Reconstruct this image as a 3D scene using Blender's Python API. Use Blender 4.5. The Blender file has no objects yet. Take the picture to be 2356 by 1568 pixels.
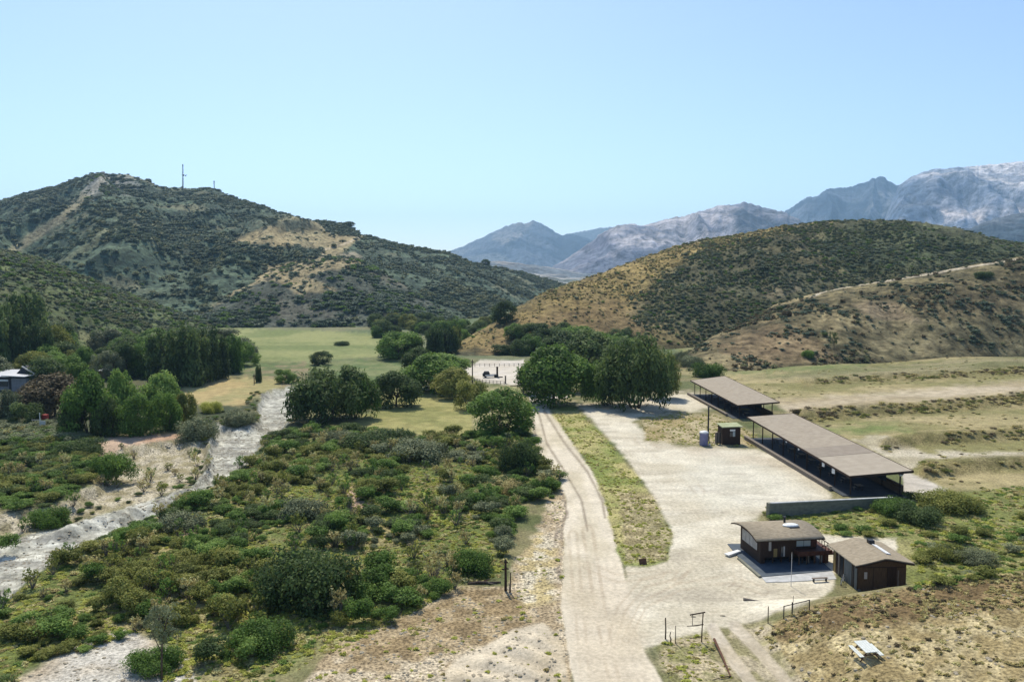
import bpy, bmesh, math, random
import numpy as np
from mathutils import Vector, Matrix
R=math.radians
# ------------------------------------------------------------------ camera, sky, sun, exposure
SC=bpy.context.scene
H=32.0; F=1178/math.tan(R(32.5)); PITCH=math.atan((784-640)/F)
cam=bpy.data.objects.new("camera",bpy.data.cameras.new("camera")); SC.collection.objects.link(cam)
cam.location=(0,0,H); cam.rotation_euler=(math.pi/2-PITCH,0,0)
cam.data.sensor_width=36; cam.data.lens=18/math.tan(R(32.5)); cam.data.clip_end=60000; cam.data.clip_start=.5
SC.camera=cam
SUN_AZ=-14.0; SUN_EL=54.0      # azimuth from +Y, clockwise positive
w=bpy.data.worlds.new("World"); SC.world=w; w.use_nodes=True
nt=w.node_tree; nt.nodes.clear()
sky=nt.nodes.new('ShaderNodeTexSky'); sky.sky_type='NISHITA'; sky.sun_disc=False
sky.sun_elevation=R(SUN_EL); sky.sun_rotation=R(SUN_AZ); sky.air_density=.8; sky.dust_density=.8; sky.ozone_density=3.0; sky.altitude=200
bg=nt.nodes.new('ShaderNodeBackground'); bg.inputs['Strength'].default_value=.132
wo=nt.nodes.new('ShaderNodeOutputWorld')
nt.links.new(sky.outputs[0],bg.inputs[0]); nt.links.new(bg.outputs[0],wo.inputs[0])
sl=bpy.data.lights.new("sun",'SUN'); sl.energy=3.5; sl.angle=R(.5); sl.color=(1,.93,.8)
so=bpy.data.objects.new("sun",sl); SC.collection.objects.link(so)
sd=Vector((math.sin(R(SUN_AZ))*math.cos(R(SUN_EL)),math.cos(R(SUN_AZ))*math.cos(R(SUN_EL)),math.sin(R(SUN_EL))))
so.rotation_euler=sd.to_track_quat('Z','Y').to_euler(); so.location=(0,0,300)
vs=SC.view_settings; vs.view_transform='Standard'; vs.look='None'; vs.exposure=0.6; vs.gamma=1; vs.use_curve_mapping=False
SC.cycles.max_bounces=5; SC.cycles.diffuse_bounces=2; SC.cycles.glossy_bounces=2; SC.cycles.transmission_bounces=3; SC.cycles.volume_bounces=0; SC.cycles.transparent_max_bounces=6
SC.cycles.use_denoising=True
HAZE=7.5e-5
# ------------------------------------------------------------------ picture <-> place
cP,sP=math.cos(PITCH),math.sin(PITCH)
def ray(px,py):
    a=(px-1178)/F; b=-(py-784)/F
    return (a,cP+b*sP,-sP+b*cP)
def gz(px,py,z=0.):
    d=ray(px,py); t=(z-H)/d[2]; return (d[0]*t,d[1]*t,z)
def gy(px,py,Y):
    d=ray(px,py); t=Y/d[1]; return (d[0]*t,Y,H+d[2]*t)
def proj(x,y,z):
    dz=z-H; dep=y*cP-dz*sP; up=y*sP+dz*cP
    return 1178+F*x/dep, 784-F*up/dep
# ------------------------------------------------------------------ noise
def _h(ix,iy,s):
    n=(ix.astype(np.int64)*374761393+iy.astype(np.int64)*668265263+s*974634777)&0xffffffff
    n=((n^(n>>13))*1274126177)&0xffffffff
    return ((n^(n>>16))&0xffffff)/float(0xffffff)
def vn(x,y,s=0):
    x=np.asarray(x,float); y=np.asarray(y,float)
    ix=np.floor(x); iy=np.floor(y); fx=x-ix; fy=y-iy
    fx=fx*fx*fx*(fx*(fx*6-15)+10); fy=fy*fy*fy*(fy*(fy*6-15)+10)
    a=_h(ix,iy,s);b=_h(ix+1,iy,s);c=_h(ix,iy+1,s);d=_h(ix+1,iy+1,s)
    return (a*(1-fx)+b*fx)*(1-fy)+(c*(1-fx)+d*fx)*fy
def fbm(x,y,o=4,s=0):
    t=0;a=1;n=0
    for i in range(o):
        t=t+a*vn(x*2**i+17.3*i,y*2**i-9.1*i,s+i); n+=a; a*=.5
    return t/n
def ss(x,a,b):
    t=np.clip((x-a)/(b-a),0,1); return t*t*(3-2*t)
def lerp(a,b,t): return a+(b-a)*t
def polyd(px,py,P,m=60):
    """signed distance (positive inside) to a polygon, only near it"""
    P=np.array(P,float); out=np.full(px.shape,-1e3)
    k=(px>P[:,0].min()-m)&(px<P[:,0].max()+m)&(py>P[:,1].min()-m)&(py<P[:,1].max()+m)
    x=px[k];y=py[k]; d=np.full(x.shape,1e9); ins=np.zeros(x.shape,bool); n=len(P)
    for i in range(n):
        ax,ay=P[i]; bx,by=P[(i+1)%n]; ex,ey=bx-ax,by-ay
        t=np.clip(((x-ax)*ex+(y-ay)*ey)/(ex*ex+ey*ey+1e-9),0,1)
        d=np.minimum(d,(x-ax-t*ex)**2+(y-ay-t*ey)**2)
        c=(ay>y)!=(by>y)
        if abs(ey)>1e-9: ins^=c&(x<ex*(y-ay)/ey+ax)
    d=np.sqrt(d); out[k]=np.where(ins,d,-d); return out
def lined(px,py,P,m=60):
    P=np.array(P,float); out=np.full(px.shape,1e3)
    k=(px>P[:,0].min()-m)&(px<P[:,0].max()+m)&(py>P[:,1].min()-m)&(py<P[:,1].max()+m)
    x=px[k];y=py[k]; d=np.full(x.shape,1e9)
    for i in range(len(P)-1):
        ax,ay=P[i]; bx,by=P[i+1]; ex,ey=bx-ax,by-ay
        t=np.clip(((x-ax)*ex+(y-ay)*ey)/(ex*ex+ey*ey+1e-9),0,1)
        d=np.minimum(d,(x-ax-t*ex)**2+(y-ay-t*ey)**2)
    out[k]=np.sqrt(d); return out
# ------------------------------------------------------------------ object helpers
def tag(o,label=None,cat=None,group=None,kind=None):
    if label: o['label']=label
    if cat: o['category']=cat
    if group: o['group']=group
    if kind: o['kind']=kind
    return o
def link(o): SC.collection.objects.link(o); return o
def empty(name,loc,rz=0,**k):
    o=bpy.data.objects.new(name,None); o.empty_display_size=.3; o.location=loc; o.rotation_euler=(0,0,rz); link(o); tag(o,**k); return o
def npmesh(name,V,Fc,mat=None,smooth=False,attrs=None):
    """V (n,3), Fc (m,k) ints"""
    me=bpy.data.meshes.new(name); V=np.asarray(V,np.float32); Fc=np.asarray(Fc,np.int32); m,k=Fc.shape
    me.vertices.add(len(V)); me.vertices.foreach_set('co',V.ravel())
    me.loops.add(m*k); me.loops.foreach_set('vertex_index',Fc.ravel())
    me.polygons.add(m); me.polygons.foreach_set('loop_start',np.arange(m,dtype=np.int32)*k); me.polygons.foreach_set('loop_total',np.full(m,k,np.int32))
    me.update(calc_edges=True)
    if smooth: me.polygons.foreach_set('use_smooth',np.ones(m,bool))
    for an,(ty,dom,data) in (attrs or {}).items():
        a=me.attributes.new(an,ty,dom)
        a.data.foreach_set('color' if 'COLOR' in ty else 'value',np.asarray(data,np.float32).ravel())
    if mat: me.materials.append(mat)
    return me
class MB:
    def __init__(s): s.v=[]; s.f=[]
    def add(s,vs,fs):
        b=len(s.v); s.v+=[tuple(v) for v in vs]; s.f+=[tuple(b+i for i in f) for f in fs]; return s
    def box(s,x0,x1,y0,y1,z0,z1,dx=0,dy=0):
        v=[(x0,y0,z0),(x1,y0,z0),(x1,y1,z0),(x0,y1,z0),(x0+dx,y0+dy,z1),(x1+dx,y0+dy,z1),(x1+dx,y1+dy,z1),(x0+dx,y1+dy,z1)]
        return s.add(v,[(3,2,1,0),(4,5,6,7),(0,1,5,4),(1,2,6,5),(2,3,7,6),(3,0,4,7)])
    def prism(s,poly,z0,z1):
        n=len(poly); return s.add([(x,y,z0) for x,y in poly]+[(x,y,z1) for x,y in poly],[tuple(range(n-1,-1,-1)),tuple(range(n,2*n))]+[(i,(i+1)%n,n+(i+1)%n,n+i) for i in range(n)])
    def slab(s,c,th):
        """four top corners, thickness downwards"""
        return s.add([(x,y,z-th) for x,y,z in c]+list(c),[(3,2,1,0),(4,5,6,7),(0,1,5,4),(1,2,6,5),(2,3,7,6),(3,0,4,7)])
    def tube(s,pts,rad,n=8):
        pts=[Vector(p) for p in pts]; rad=rad if isinstance(rad,(list,tuple)) else [rad]*len(pts); b=len(s.v)
        for i,p in enumerate(pts):
            d=(pts[min(i+1,len(pts)-1)]-pts[max(i-1,0)]).normalized(); a=d.orthogonal().normalized() if abs(d.z)<.95 else Vector((1,0,0)); a=(a-d*a.dot(d)).normalized(); c=d.cross(a)
            for k in range(n):
                t=2*math.pi*k/n; s.v.append(tuple(p+(a*math.cos(t)+c*math.sin(t))*rad[i]))
        for i in range(len(pts)-1):
            for k in range(n):
                s.f.append((b+i*n+k,b+i*n+(k+1)%n,b+(i+1)*n+(k+1)%n,b+(i+1)*n+k))
        s.f.append(tuple(b+k for k in range(n-1,-1,-1))); e=b+(len(pts)-1)*n; s.f.append(tuple(e+k for k in range(n))); return s
    def build(s,name,mat,parent=None,smooth=False,bev=0,**k):
        me=bpy.data.meshes.new(name); me.from_pydata(s.v,[],s.f); me.materials.append(mat)
        if smooth: me.polygons.foreach_set('use_smooth',[True]*len(me.polygons))
        me.update(); o=bpy.data.objects.new(name,me); link(o)
        if bev:
            m=o.modifiers.new('bevel','BEVEL'); m.width=bev; m.segments=1; m.limit_method='ANGLE'
        if parent: o.parent=parent
        tag(o,**k); return o
# ------------------------------------------------------------------ materials
def mat_new(name):
    m=bpy.data.materials.new(name); m.use_nodes=True; n=m.node_tree.nodes; l=m.node_tree.links
    b=n['Principled BSDF']; b.inputs['Specular IOR Level'].default_value=.25; b.inputs['Roughness'].default_value=.85
    return m,n,l,b
def mat_noise(name,c1,c2,scale=3.,rough=.85,bump=.0,bscale=None,stretch=(1,1,1),metal=0,detail=5,spec=.25):
    m,n,l,b=mat_new(name); b.inputs['Roughness'].default_value=rough; b.inputs['Metallic'].default_value=metal; b.inputs['Specular IOR Level'].default_value=spec
    tc=n.new('ShaderNodeTexCoord'); mp=n.new('ShaderNodeMapping'); mp.inputs['Scale'].default_value=stretch
    t=n.new('ShaderNodeTexNoise'); t.inputs['Scale'].default_value=scale; t.inputs['Detail'].default_value=detail
    r=n.new('ShaderNodeValToRGB'); r.color_ramp.elements[0].position=.3; r.color_ramp.elements[1].position=.7
    r.color_ramp.elements[0].color=(*c1,1); r.color_ramp.elements[1].color=(*c2,1)
    l.new(tc.outputs['Object'],mp.inputs[0]); l.new(mp.outputs[0],t.inputs[0]); l.new(t.outputs[0],r.inputs[0]); l.new(r.outputs[0],b.inputs['Base Color'])
    if bump:
        t2=n.new('ShaderNodeTexNoise'); t2.inputs['Scale'].default_value=bscale or scale*4; l.new(mp.outputs[0],t2.inputs[0])
        bp=n.new('ShaderNodeBump'); bp.inputs['Strength'].default_value=bump; bp.inputs['Distance'].default_value=.05; l.new(t2.outputs[0],bp.inputs['Height']); l.new(bp.outputs[0],b.inputs['Normal'])
    return m
def mat_ground(name,gs=1.6,bump=.6,bd=.25,var=.5):
    """albedo from the painted map of ground cover, broken up by two procedural noises"""
    m,n,l,b=mat_new(name); b.inputs['Roughness'].default_value=.95; b.inputs['Specular IOR Level'].default_value=.1
    a=n.new('ShaderNodeAttribute'); a.attribute_name='cover'; g=n.new('ShaderNodeAttribute'); g.attribute_name='grain'
    tc=n.new('ShaderNodeTexCoord')
    t=n.new('ShaderNodeTexNoise'); t.inputs['Scale'].default_value=gs; t.inputs['Detail'].default_value=6; t.inputs['Roughness'].default_value=.7
    t2=n.new('ShaderNodeTexNoise'); t2.inputs['Scale'].default_value=gs*.13; t2.inputs['Detail'].default_value=4
    l.new(tc.outputs['Object'],t.inputs[0]); l.new(tc.outputs['Object'],t2.inputs[0])
    mr=n.new('ShaderNodeMapRange'); mr.inputs['From Min'].default_value=.32; mr.inputs['From Max'].default_value=.68; mr.inputs['To Min'].default_value=-1; mr.inputs['To Max'].default_value=1
    l.new(t.outputs[0],mr.inputs[0])
    mu=n.new('ShaderNodeMath'); mu.operation='MULTIPLY_ADD'; l.new(mr.outputs[0],mu.inputs[0]); l.new(g.outputs['Fac'],mu.inputs[1]); mu.inputs[2].default_value=1
    mr2=n.new('ShaderNodeMapRange'); mr2.inputs['From Min'].default_value=.3; mr2.inputs['From Max'].default_value=.7; mr2.inputs['To Min'].default_value=1-var*.4; mr2.inputs['To Max'].default_value=1+var*.4
    l.new(t2.outputs[0],mr2.inputs[0])
    m2=n.new('ShaderNodeMath'); m2.operation='MULTIPLY'; l.new(mu.outputs[0],m2.inputs[0]); l.new(mr2.outputs[0],m2.inputs[1])
    vm=n.new('ShaderNodeVectorMath'); vm.operation='SCALE'; l.new(a.outputs['Color'],vm.inputs[0]); l.new(m2.outputs[0],vm.inputs['Scale'])
    l.new(vm.outputs[0],b.inputs['Base Color'])
    bp=n.new('ShaderNodeBump'); bp.inputs['Distance'].default_value=bd
    bs=n.new('ShaderNodeMath'); bs.operation='MULTIPLY'; l.new(g.outputs['Fac'],bs.inputs[0]); bs.inputs[1].default_value=bump
    l.new(bs.outputs[0],bp.inputs['Strength']); l.new(t.outputs[0],bp.inputs['Height']); l.new(bp.outputs[0],b.inputs['Normal'])
    return m
def mat_leaf(name,dark,mid,light,trans=.3,rnd=.35):
    m,n,l,b=mat_new(name); b.inputs['Roughness'].default_value=.7; b.inputs['Specular IOR Level'].default_value=.15
    a=n.new('ShaderNodeAttribute'); a.attribute_name='tint'
    oi=n.new('ShaderNodeObjectInfo')
    mu=n.new('ShaderNodeMath'); mu.operation='MULTIPLY_ADD'; l.new(oi.outputs['Random'],mu.inputs[0]); mu.inputs[1].default_value=rnd; l.new(a.outputs['Fac'],mu.inputs[2])
    su=n.new('ShaderNodeMath'); su.operation='SUBTRACT'; l.new(mu.outputs[0],su.inputs[0]); su.inputs[1].default_value=rnd*.5
    r=n.new('ShaderNodeValToRGB'); e=r.color_ramp.elements; e[0].position=0; e[0].color=(*dark,1); e[1].position=1; e[1].color=(*light,1); k=e.new(.5); k.color=(*mid,1)
    l.new(su.outputs[0],r.inputs[0]); l.new(r.outputs[0],b.inputs['Base Color'])
    tr=n.new('ShaderNodeBsdfTranslucent'); l.new(r.outputs[0],tr.inputs[0]); mx=n.new('ShaderNodeMixShader'); mx.inputs[0].default_value=trans
    l.new(b.outputs[0],mx.inputs[1]); l.new(tr.outputs[0],mx.inputs[2]); l.new(mx.outputs[0],n['Material Output'].inputs['Surface'])
    return m
M={}
M['ground']=mat_ground('ground_cover',gs=3.2,bump=.9,bd=.18)
M['dirt']=mat_ground('dirt_surface',gs=2.2,bump=.5,bd=.1,var=.3)
M['river']=mat_ground('river_sand',gs=.9,bump=.8,bd=.3,var=.4)
M['hill']=mat_ground('hill_cover',gs=.28,bump=1.,bd=1.4,var=.8)
M['mount']=mat_ground('mountain_rock',gs=.02,bump=1.,bd=30.,var=.5)
M['leaf_olive']=mat_leaf('leaf_olive',(0.063,0.077,0.020),(0.182,0.205,0.045),(0.378,0.370,0.100),trans=.38)
M['leaf_green']=mat_leaf('leaf_green',(0.042,0.08,0.018),(0.115,0.2,0.036),(0.25,0.36,0.08),trans=.38)
M['leaf_bright']=mat_leaf('leaf_bright',(0.077,0.125,0.025),(0.175,0.271,0.056),(0.336,0.449,0.113),trans=.35)
M['leaf_dark']=mat_leaf('leaf_dark',(0.034,0.056,0.02),(0.076,0.118,0.036),(0.17,0.225,0.07),trans=.38)
M['leaf_sage']=mat_leaf('leaf_sage',(0.084,0.099,0.050),(0.175,0.198,0.100),(0.308,0.330,0.176),trans=.2)
M['leaf_dry']=mat_leaf('leaf_dry',(0.245,0.194,0.076),(0.466,0.388,0.154),(0.700,0.700,0.330),trans=.25)
M['leaf_rust']=mat_leaf('leaf_rust',(0.06,0.05,0.028),(0.14,0.108,0.055),(0.24,0.19,0.09),trans=.2)
M['leaf_yellow']=mat_leaf('leaf_yellow',(0.245,0.243,0.044),(0.466,0.486,0.099),(0.700,0.700,0.198),trans=.35)
M['leaf_hdark']=mat_leaf('leaf_hdark',(.055,.085,.058),(.105,.15,.095),(.18,.23,.14),trans=.2)
M['leaf_hgrey']=mat_leaf('leaf_hgrey',(.085,.11,.07),(.155,.19,.12),(.26,.3,.19),trans=.2)
M['leaf_holive']=mat_leaf('leaf_holive',(.08,.092,.04),(.17,.185,.085),(.29,.29,.14),trans=.3)
M['bark']=mat_noise('bark',(.05,.035,.025),(.12,.09,.065),8,.95,.4,stretch=(1,1,.25))
M['bark_pale']=mat_noise('bark_pale',(.14,.11,.09),(.26,.22,.18),8,.95,.3,stretch=(1,1,.25))
M['rock']=mat_noise('rock',(.22,.18,.12),(.42,.37,.27),2.5,.95,.5)
M['roof']=mat_noise('roof_felt',(.27,.225,.165),(.35,.3,.225),1.1,.9,.15,30)
M['roof_new']=mat_noise('roof_felt_new',(.31,.265,.2),(.37,.32,.245),.8,.9,.1,30)
M['roof_seam']=mat_noise('roof_seam',(.23,.19,.145),(.28,.24,.185),.8,.9,.1,30)
M['shingle']=mat_noise('shingle',(.22,.18,.12),(.37,.31,.22),2.2,.92,.5,14,stretch=(1,2.5,1))
M['wood_dark']=mat_noise('wood_dark',(.022,.013,.009),(.06,.035,.022),4,.8,.3,stretch=(6,6,.35))
M['wood_red']=mat_noise('wood_red',(.055,.02,.013),(.1,.038,.022),3,.7,.2,stretch=(1,1,.4))
M['wood_brown']=mat_noise('wood_brown',(.06,.038,.022),(.13,.085,.05),4,.85,.3,stretch=(5,5,.35))
M['wood_grey']=mat_noise('wood_grey',(.12,.1,.08),(.26,.22,.18),5,.9,.3,stretch=(4,4,.4))
M['wood_ochre']=mat_noise('wood_ochre',(.2,.14,.05),(.3,.22,.09),4,.8,stretch=(5,5,.35))
M['panel_grey']=mat_noise('panel_grey',(.09,.1,.095),(.15,.155,.145),2,.8,stretch=(4,4,.5))
M['panel_pale']=mat_noise('panel_pale',(.3,.28,.25),(.42,.4,.36),2,.7)
M['concrete']=mat_noise('concrete',(.36,.36,.34),(.52,.52,.5),1.3,.9,.2)
M['concrete_dark']=mat_noise('concrete_dark',(.14,.14,.105),(.24,.235,.18),1.2,.9,.25,stretch=(1,1,2.5))
M['slab']=mat_noise('slab_shaded',(.045,.062,.08),(.085,.105,.125),.9,.75,.1)  # patio concrete darkened to carry the cabin's shadow
M['concrete_shaded']=mat_noise('concrete_shaded',(.035,.042,.05),(.06,.068,.075),.9,.85,.1)  # floor concrete with the shelter's shade put into the colour
M['white']=mat_noise('white_paint',(.62,.62,.6),(.78,.78,.75),3,.5,spec=.4)
M['table_top']=mat_noise('table_top',(.5,.53,.48),(.66,.67,.61),4,.6,spec=.4)
M['metal']=mat_noise('metal',(.1,.1,.1),(.17,.17,.165),6,.5,metal=.5)
M['metal_dark']=mat_noise('metal_dark',(.012,.014,.016),(.035,.036,.036),6,.5)
M['metal_pale']=mat_noise('metal_pale',(.4,.41,.42),(.55,.56,.57),6,.45,metal=.3)
M['rust']=mat_noise('rust',(.08,.04,.025),(.16,.08,.045),12,.9,.2)
M['glass']=mat_noise('window_glass',(.3,.36,.36),(.42,.47,.47),.6,.15,spec=.6)
M['glass_dark']=mat_noise('window_dark',(.02,.025,.03),(.05,.06,.065),.6,.15,spec=.6)
M['tank']=mat_noise('tank_plastic',(.15,.16,.31),(.21,.22,.38),1.5,.5,spec=.4)
M['screen']=mat_noise('shade_fill_cloth',(.012,.018,.028),(.03,.038,.05),1.5,.9)
M['tyre']=mat_noise('tyre',(.015,.015,.015),(.03,.03,.03),9,.9)
M['red']=mat_noise('red_paint',(.3,.03,.03),(.4,.06,.05),4,.6)
M['green_roof']=mat_noise('mossy_roof',(.26,.29,.14),(.4,.42,.26),1.5,.9)
M['pale_paint']=mat_noise('pale_paint',(.16,.16,.17),(.24,.24,.25),1.5,.7)
# wire mesh
m_,n_,l_,b_=mat_new('wire_mesh'); M['wire']=m_; b_.inputs['Base Color'].default_value=(.2,.2,.2,1)
# ------------------------------------------------------------------ the map of ground cover (outlines of real surfaces)
RIVER=[(712,880),(640,893),(602,905),(594,940),(598,972),(545,985),(490,972),(484,1012),(478,1078),(440,1118),(352,1150),(240,1182),(130,1213),(20,1242),(-90,1262),(-140,1470),(-60,1450),(0,1405),(62,1335),(130,1284),(200,1248),(300,1216),(352,1192),(402,1163),(500,1112),(562,1078),(592,1045),(604,1004),(642,992),(672,962),(690,932),(702,905)]
SANDBAR=[(480,1012),(400,1010),(235,1030),(262,1062),(232,1105),(120,1165),(-120,1200),(-120,1262),(20,1242),(130,1213),(240,1182),(352,1150),(440,1118),(478,1078)]
ROAD=[(1224,940),(1226,1000),(1243,1060),(1285,1108),(1306,1150),(1298,1200),(1296,1300),(1290,1400),(1306,1480),(1330,1640),(1560,1640),(1522,1560),(1478,1490),(1450,1420),(1442,1340),(1420,1255),(1396,1160),(1366,1085),(1312,1010),(1264,940)]
ROAD_FAR=[(1207,882),(1216,905),(1224,940),(1264,940),(1262,922),(1310,912),(1240,905),(1222,882)]
LOT=[(1320,928),(1345,950),(1395,1000),(1445,1060),(1492,1125),(1545,1225),(1535,1290),(1490,1302),(1440,1300),(1440,1420),(1478,1490),(1600,1455),(1640,1440),(1700,1440),(1765,1418),(1850,1392),(1895,1372),(1925,1345),(1925,1300),(2060,1262),(2060,1240),(1900,1232),(1720,1200),(1745,1190),(1775,1160),(1915,1145),(1905,1125),(1840,1082),(1800,1052),(1740,1030),(1640,1028),(1560,1024),(1482,1014),(1480,990),(1450,968),(1480,955),(1560,945),(1640,942),(1600,905),(1500,912),(1400,925)]
ISLAND=[(1264,938),(1320,932),(1352,965),(1405,1020),(1450,1075),(1496,1135),(1546,1228),(1534,1288),(1490,1303),(1438,1300),(1416,1248),(1394,1160),(1366,1088),(1314,1012)]
PARK=[(1058,842),(1090,838),(1105,828),(1205,828),(1208,860),(1222,884),(1160,884),(1118,880),(1095,872),(1075,858)]
TRACK=[(1690,1440),(1780,1425),(1775,1460),(1850,1568),(1880,1620),(1700,1620),(1640,1500)]
RUTS=[[(1640,1445),(1690,1520),(1752,1600),(1790,1660)],[(1690,1440),(1740,1490),(1800,1555),(1850,1620)]]
MEADOW=[(500,752),(600,757),(760,762),(895,768),(880,800),(866,822),(760,826),(700,832),(555,832),(548,795)]
FIELD2=[(545,836),(700,830),(860,826),(950,822),(960,870),(900,890),(720,880),(560,868)]
LAWN=[(740,1000),(860,945),(880,905),(960,900),(1060,905),(1092,960),(1090,1000),(1040,1015),(960,1000),(860,990),(700,1005)]
OCHRE=[(425,880),(470,872),(560,868),(650,872),(640,893),(602,905),(560,930),(500,932),(440,930),(420,905)]
SCRUB=[(590,1050),(640,1000),(720,990),(860,1000),(960,1012),(1085,1005),(1230,1000),(1242,1060),(1285,1112),(1280,1135),(1200,1160),(1170,1230),(1165,1290),(1150,1325),(1060,1345),(960,1402),(850,1448),(700,1440),(640,1500),(560,1520),(440,1480),(330,1450),(220,1490),(60,1530),(0,1620),(-150,1620),(-120,1480),(62,1345),(130,1290),(210,1250),(352,1198),(420,1165),(510,1112)]
SCRUB2=[(-140,1000),(80,990),(212,1018),(228,1060),(215,1095),(110,1162),(-140,1195)]
BARE=[[(400,1205),(462,1205),(460,1245),(425,1262),(400,1235)],[(800,1115),(830,1120),(848,1160),(815,1180),(798,1150)],[(1020,1120),(1080,1125),(1090,1150),(1030,1145)],[(355,1370),(375,1340),(392,1345),(378,1375)]]
LUSH=[(920,1105),(1010,1100),(1095,1145),(1090,1210),(1010,1222),(940,1190)]
BARE_BL=[(80,1540),(180,1478),(300,1450),(430,1500),(460,1600),(440,1680),(60,1680),(0,1580)]
GREEN_BL=[(380,1400),(560,1400),(900,1440),(960,1400),(870,1450),(760,1500),(640,1560),(500,1640),(380,1640)]
GRAVEL_BL=[(1185,1290),(1232,1235),(1260,1150),(1300,1130),(1306,1200),(1300,1400),(1306,1480),(1330,1640),(640,1640),(770,1490),(900,1430),(1050,1360),(1160,1345)]
BANK_DARK=[(1085,1345),(1200,1360),(1245,1435),(1100,1490),(820,1530),(760,1490),(900,1430)]
FURROW=[(1000,1568),(1060,1510),(1180,1450),(1250,1432),(1290,1470),(1320,1640),(960,1640)]
MOUND=[(1740,1450),(1850,1398),(1980,1368),(2080,1353),(2200,1336),(2400,1312),(5200,1280),(5200,1700),(1880,1640),(1830,1560),(1765,1480)]
MULCH=[(1850,1398),(1980,1368),(2080,1353),(2200,1336),(2400,1312),(5200,1280),(5200,1390),(2356,1395),(2150,1420),(2000,1440),(1800,1470),(1760,1460)]
SLOPE=[(1760,1160),(1900,1175),(2070,1150),(2180,1135),(2500,1110),(2600,1290),(2356,1320),(2090,1352),(2075,1300),(2060,1262),(1980,1235),(1900,1232),(1840,1200),(1780,1195)]
FIELD=[(1560,795),(1700,838),(1900,828),(2100,808),(2356,778),(5200,740),(5200,1120),(2180,1128),(2070,1080),(1840,955),(1780,925),(1640,865),(1560,860)]
PALE_ROAD=[(1500,905),(1600,898),(1690,930),(1790,920),(2000,905),(2178,890),(2356,876),(5200,845),(5200,875),(2356,905),(2178,922),(2000,938),(1848,950),(1820,955),(1780,925),(1700,935),(1600,905)]
GRAV_R=[(2040,1060),(2076,1080),(2180,1125),(2175,1140),(2080,1145),(2078,1095)]
BERMS=[([(1848,955),(1950,948),(2178,934),(2356,918),(5200,885)],15,1.5),([(2040,1022),(2110,1012),(2200,1006),(2356,996),(5200,975)],14,1.3),([(2130,1085),(2200,1074),(2356,1066),(5200,1050)],17,1.4),([(1850,882),(1960,874),(2155,865),(2400,850)],7,1.2)]
WEEDS=[(1500,1450),(1620,1445),(1660,1500),(1720,1600),(1560,1640),(1530,1560)]
DRYFIELD=[(1480,960),(1560,950),(1650,955),(1740,1000),(1750,1030),(1640,1024),(1560,1020),(1480,1012)]
SHADE_TREE=[(1370,962),(1450,948),(1500,938),(1580,935),(1620,942),(1500,955),(1450,972),(1400,972)]
ORANGE=[(205,1010),(300,1000),(420,998),(420,1008),(290,1025),(225,1060),(215,1030)]
CLEAR=[(118,950),(160,948),(172,975),(172,998),(118,1000)]
crestx=np.array([gy(p,q,71.)[0] for p,q in [(1735,1452),(1780,1432),(1880,1390),(2080,1356),(2200,1338),(2356,1318),(2700,1282)]])
crestz=np.maximum(0,np.array([gy(p,q,71.)[2] for p,q in [(1735,1452),(1780,1432),(1880,1390),(2080,1356),(2200,1338),(2356,1318),(2700,1282)]])); crestz[0]=0
def hgt(x,y):
    x=np.asarray(x,float); y=np.asarray(y,float)
    px,py=proj(x,y,0*x); m=y/F                       # metres per picture unit, for widths only
    z=.45*(fbm(x/16,y/16,4,3)-.5)+.12*(fbm(x/2.2,y/2.2,3,8)-.5)*ss(y,160,60)
    ds=ss(polyd(px,py,SCRUB)*m,-1,5); z+=ds*1.3*(fbm(x/9,y/9,3,21)-.4)
    dr=np.maximum(polyd(px,py,RIVER),polyd(px,py,SANDBAR)); z+=-1.5*ss(dr*m+1.6*(fbm(x/3,y/3,3,32)-.5),-.4,1.)+.25*ss(dr*m,0,3)*(fbm(x/5,y/3,3,31)-.5)
    flat=np.maximum.reduce([ss(polyd(px,py,P)*m,-1.5,1.5) for P in (ROAD,LOT,PARK)])
    z=z*(1-.85*flat)
    for P,wd,hh in BERMS:
        z+=hh*ss(lined(px,py,P,80),wd*1.15,wd*.1)*(.6+.8*vn(x/9,y/9,5))
    z+=(ss(x,40,120)*ss(y,150,300))*4.0*(fbm(x/60,y/45,3,9))
    zc=np.interp(x,crestx,crestz); prof=np.where(y>71,1-ss(y,71,79.5),1-.12*ss(y,71,40))
    z+=zc*prof*(1+.1*(fbm(x/3,y/3,3,44)-.5))
    z+=.2*np.sin((x*.55+y*.85)*2.2+3*fbm(x/4,y/4,2,77))*ss(polyd(px,py,FURROW)*m,0,1.5)
    for P in RUTS: z-=.1*ss(lined(px,py,P),12,4)
    return z
# the sheet: rows of equal depth, columns of equal bearing
ys=1/np.linspace(1/11.,1/600.,1480); ys=np.concatenate([ys[ys<60][::6],ys[ys>=60]])
ys=np.concatenate([ys,np.geomspace(620,13500,40)]); us=np.concatenate([np.linspace(-1.9,-.841,70),np.linspace(-.84,.84,1300),np.linspace(.841,1.9,70)]); du=np.gradient(us)
Y,U=np.meshgrid(ys,us,indexing='ij'); X=Y*U
Z=hgt(X.ravel(),Y.ravel()).reshape(X.shape)
Z[ys>640]=np.minimum(Z[ys>640],.3)
def gh(x,y):
    """height of the sheet under a point"""
    j=np.interp(y,ys,np.arange(len(ys))); i=np.interp(x/np.maximum(y,1),us,np.arange(len(us)))
    j0=np.clip(j.astype(int) if hasattr(j,'astype') else int(j),0,len(ys)-2); i0=np.clip(i.astype(int) if hasattr(i,'astype') else int(i),0,len(us)-2)
    fj=j-j0; fi=i-i0
    return (Z[j0,i0]*(1-fj)+Z[j0+1,i0]*fj)*(1-fi)+(Z[j0,i0+1]*(1-fj)+Z[j0+1,i0+1]*fj)*fi
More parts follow.
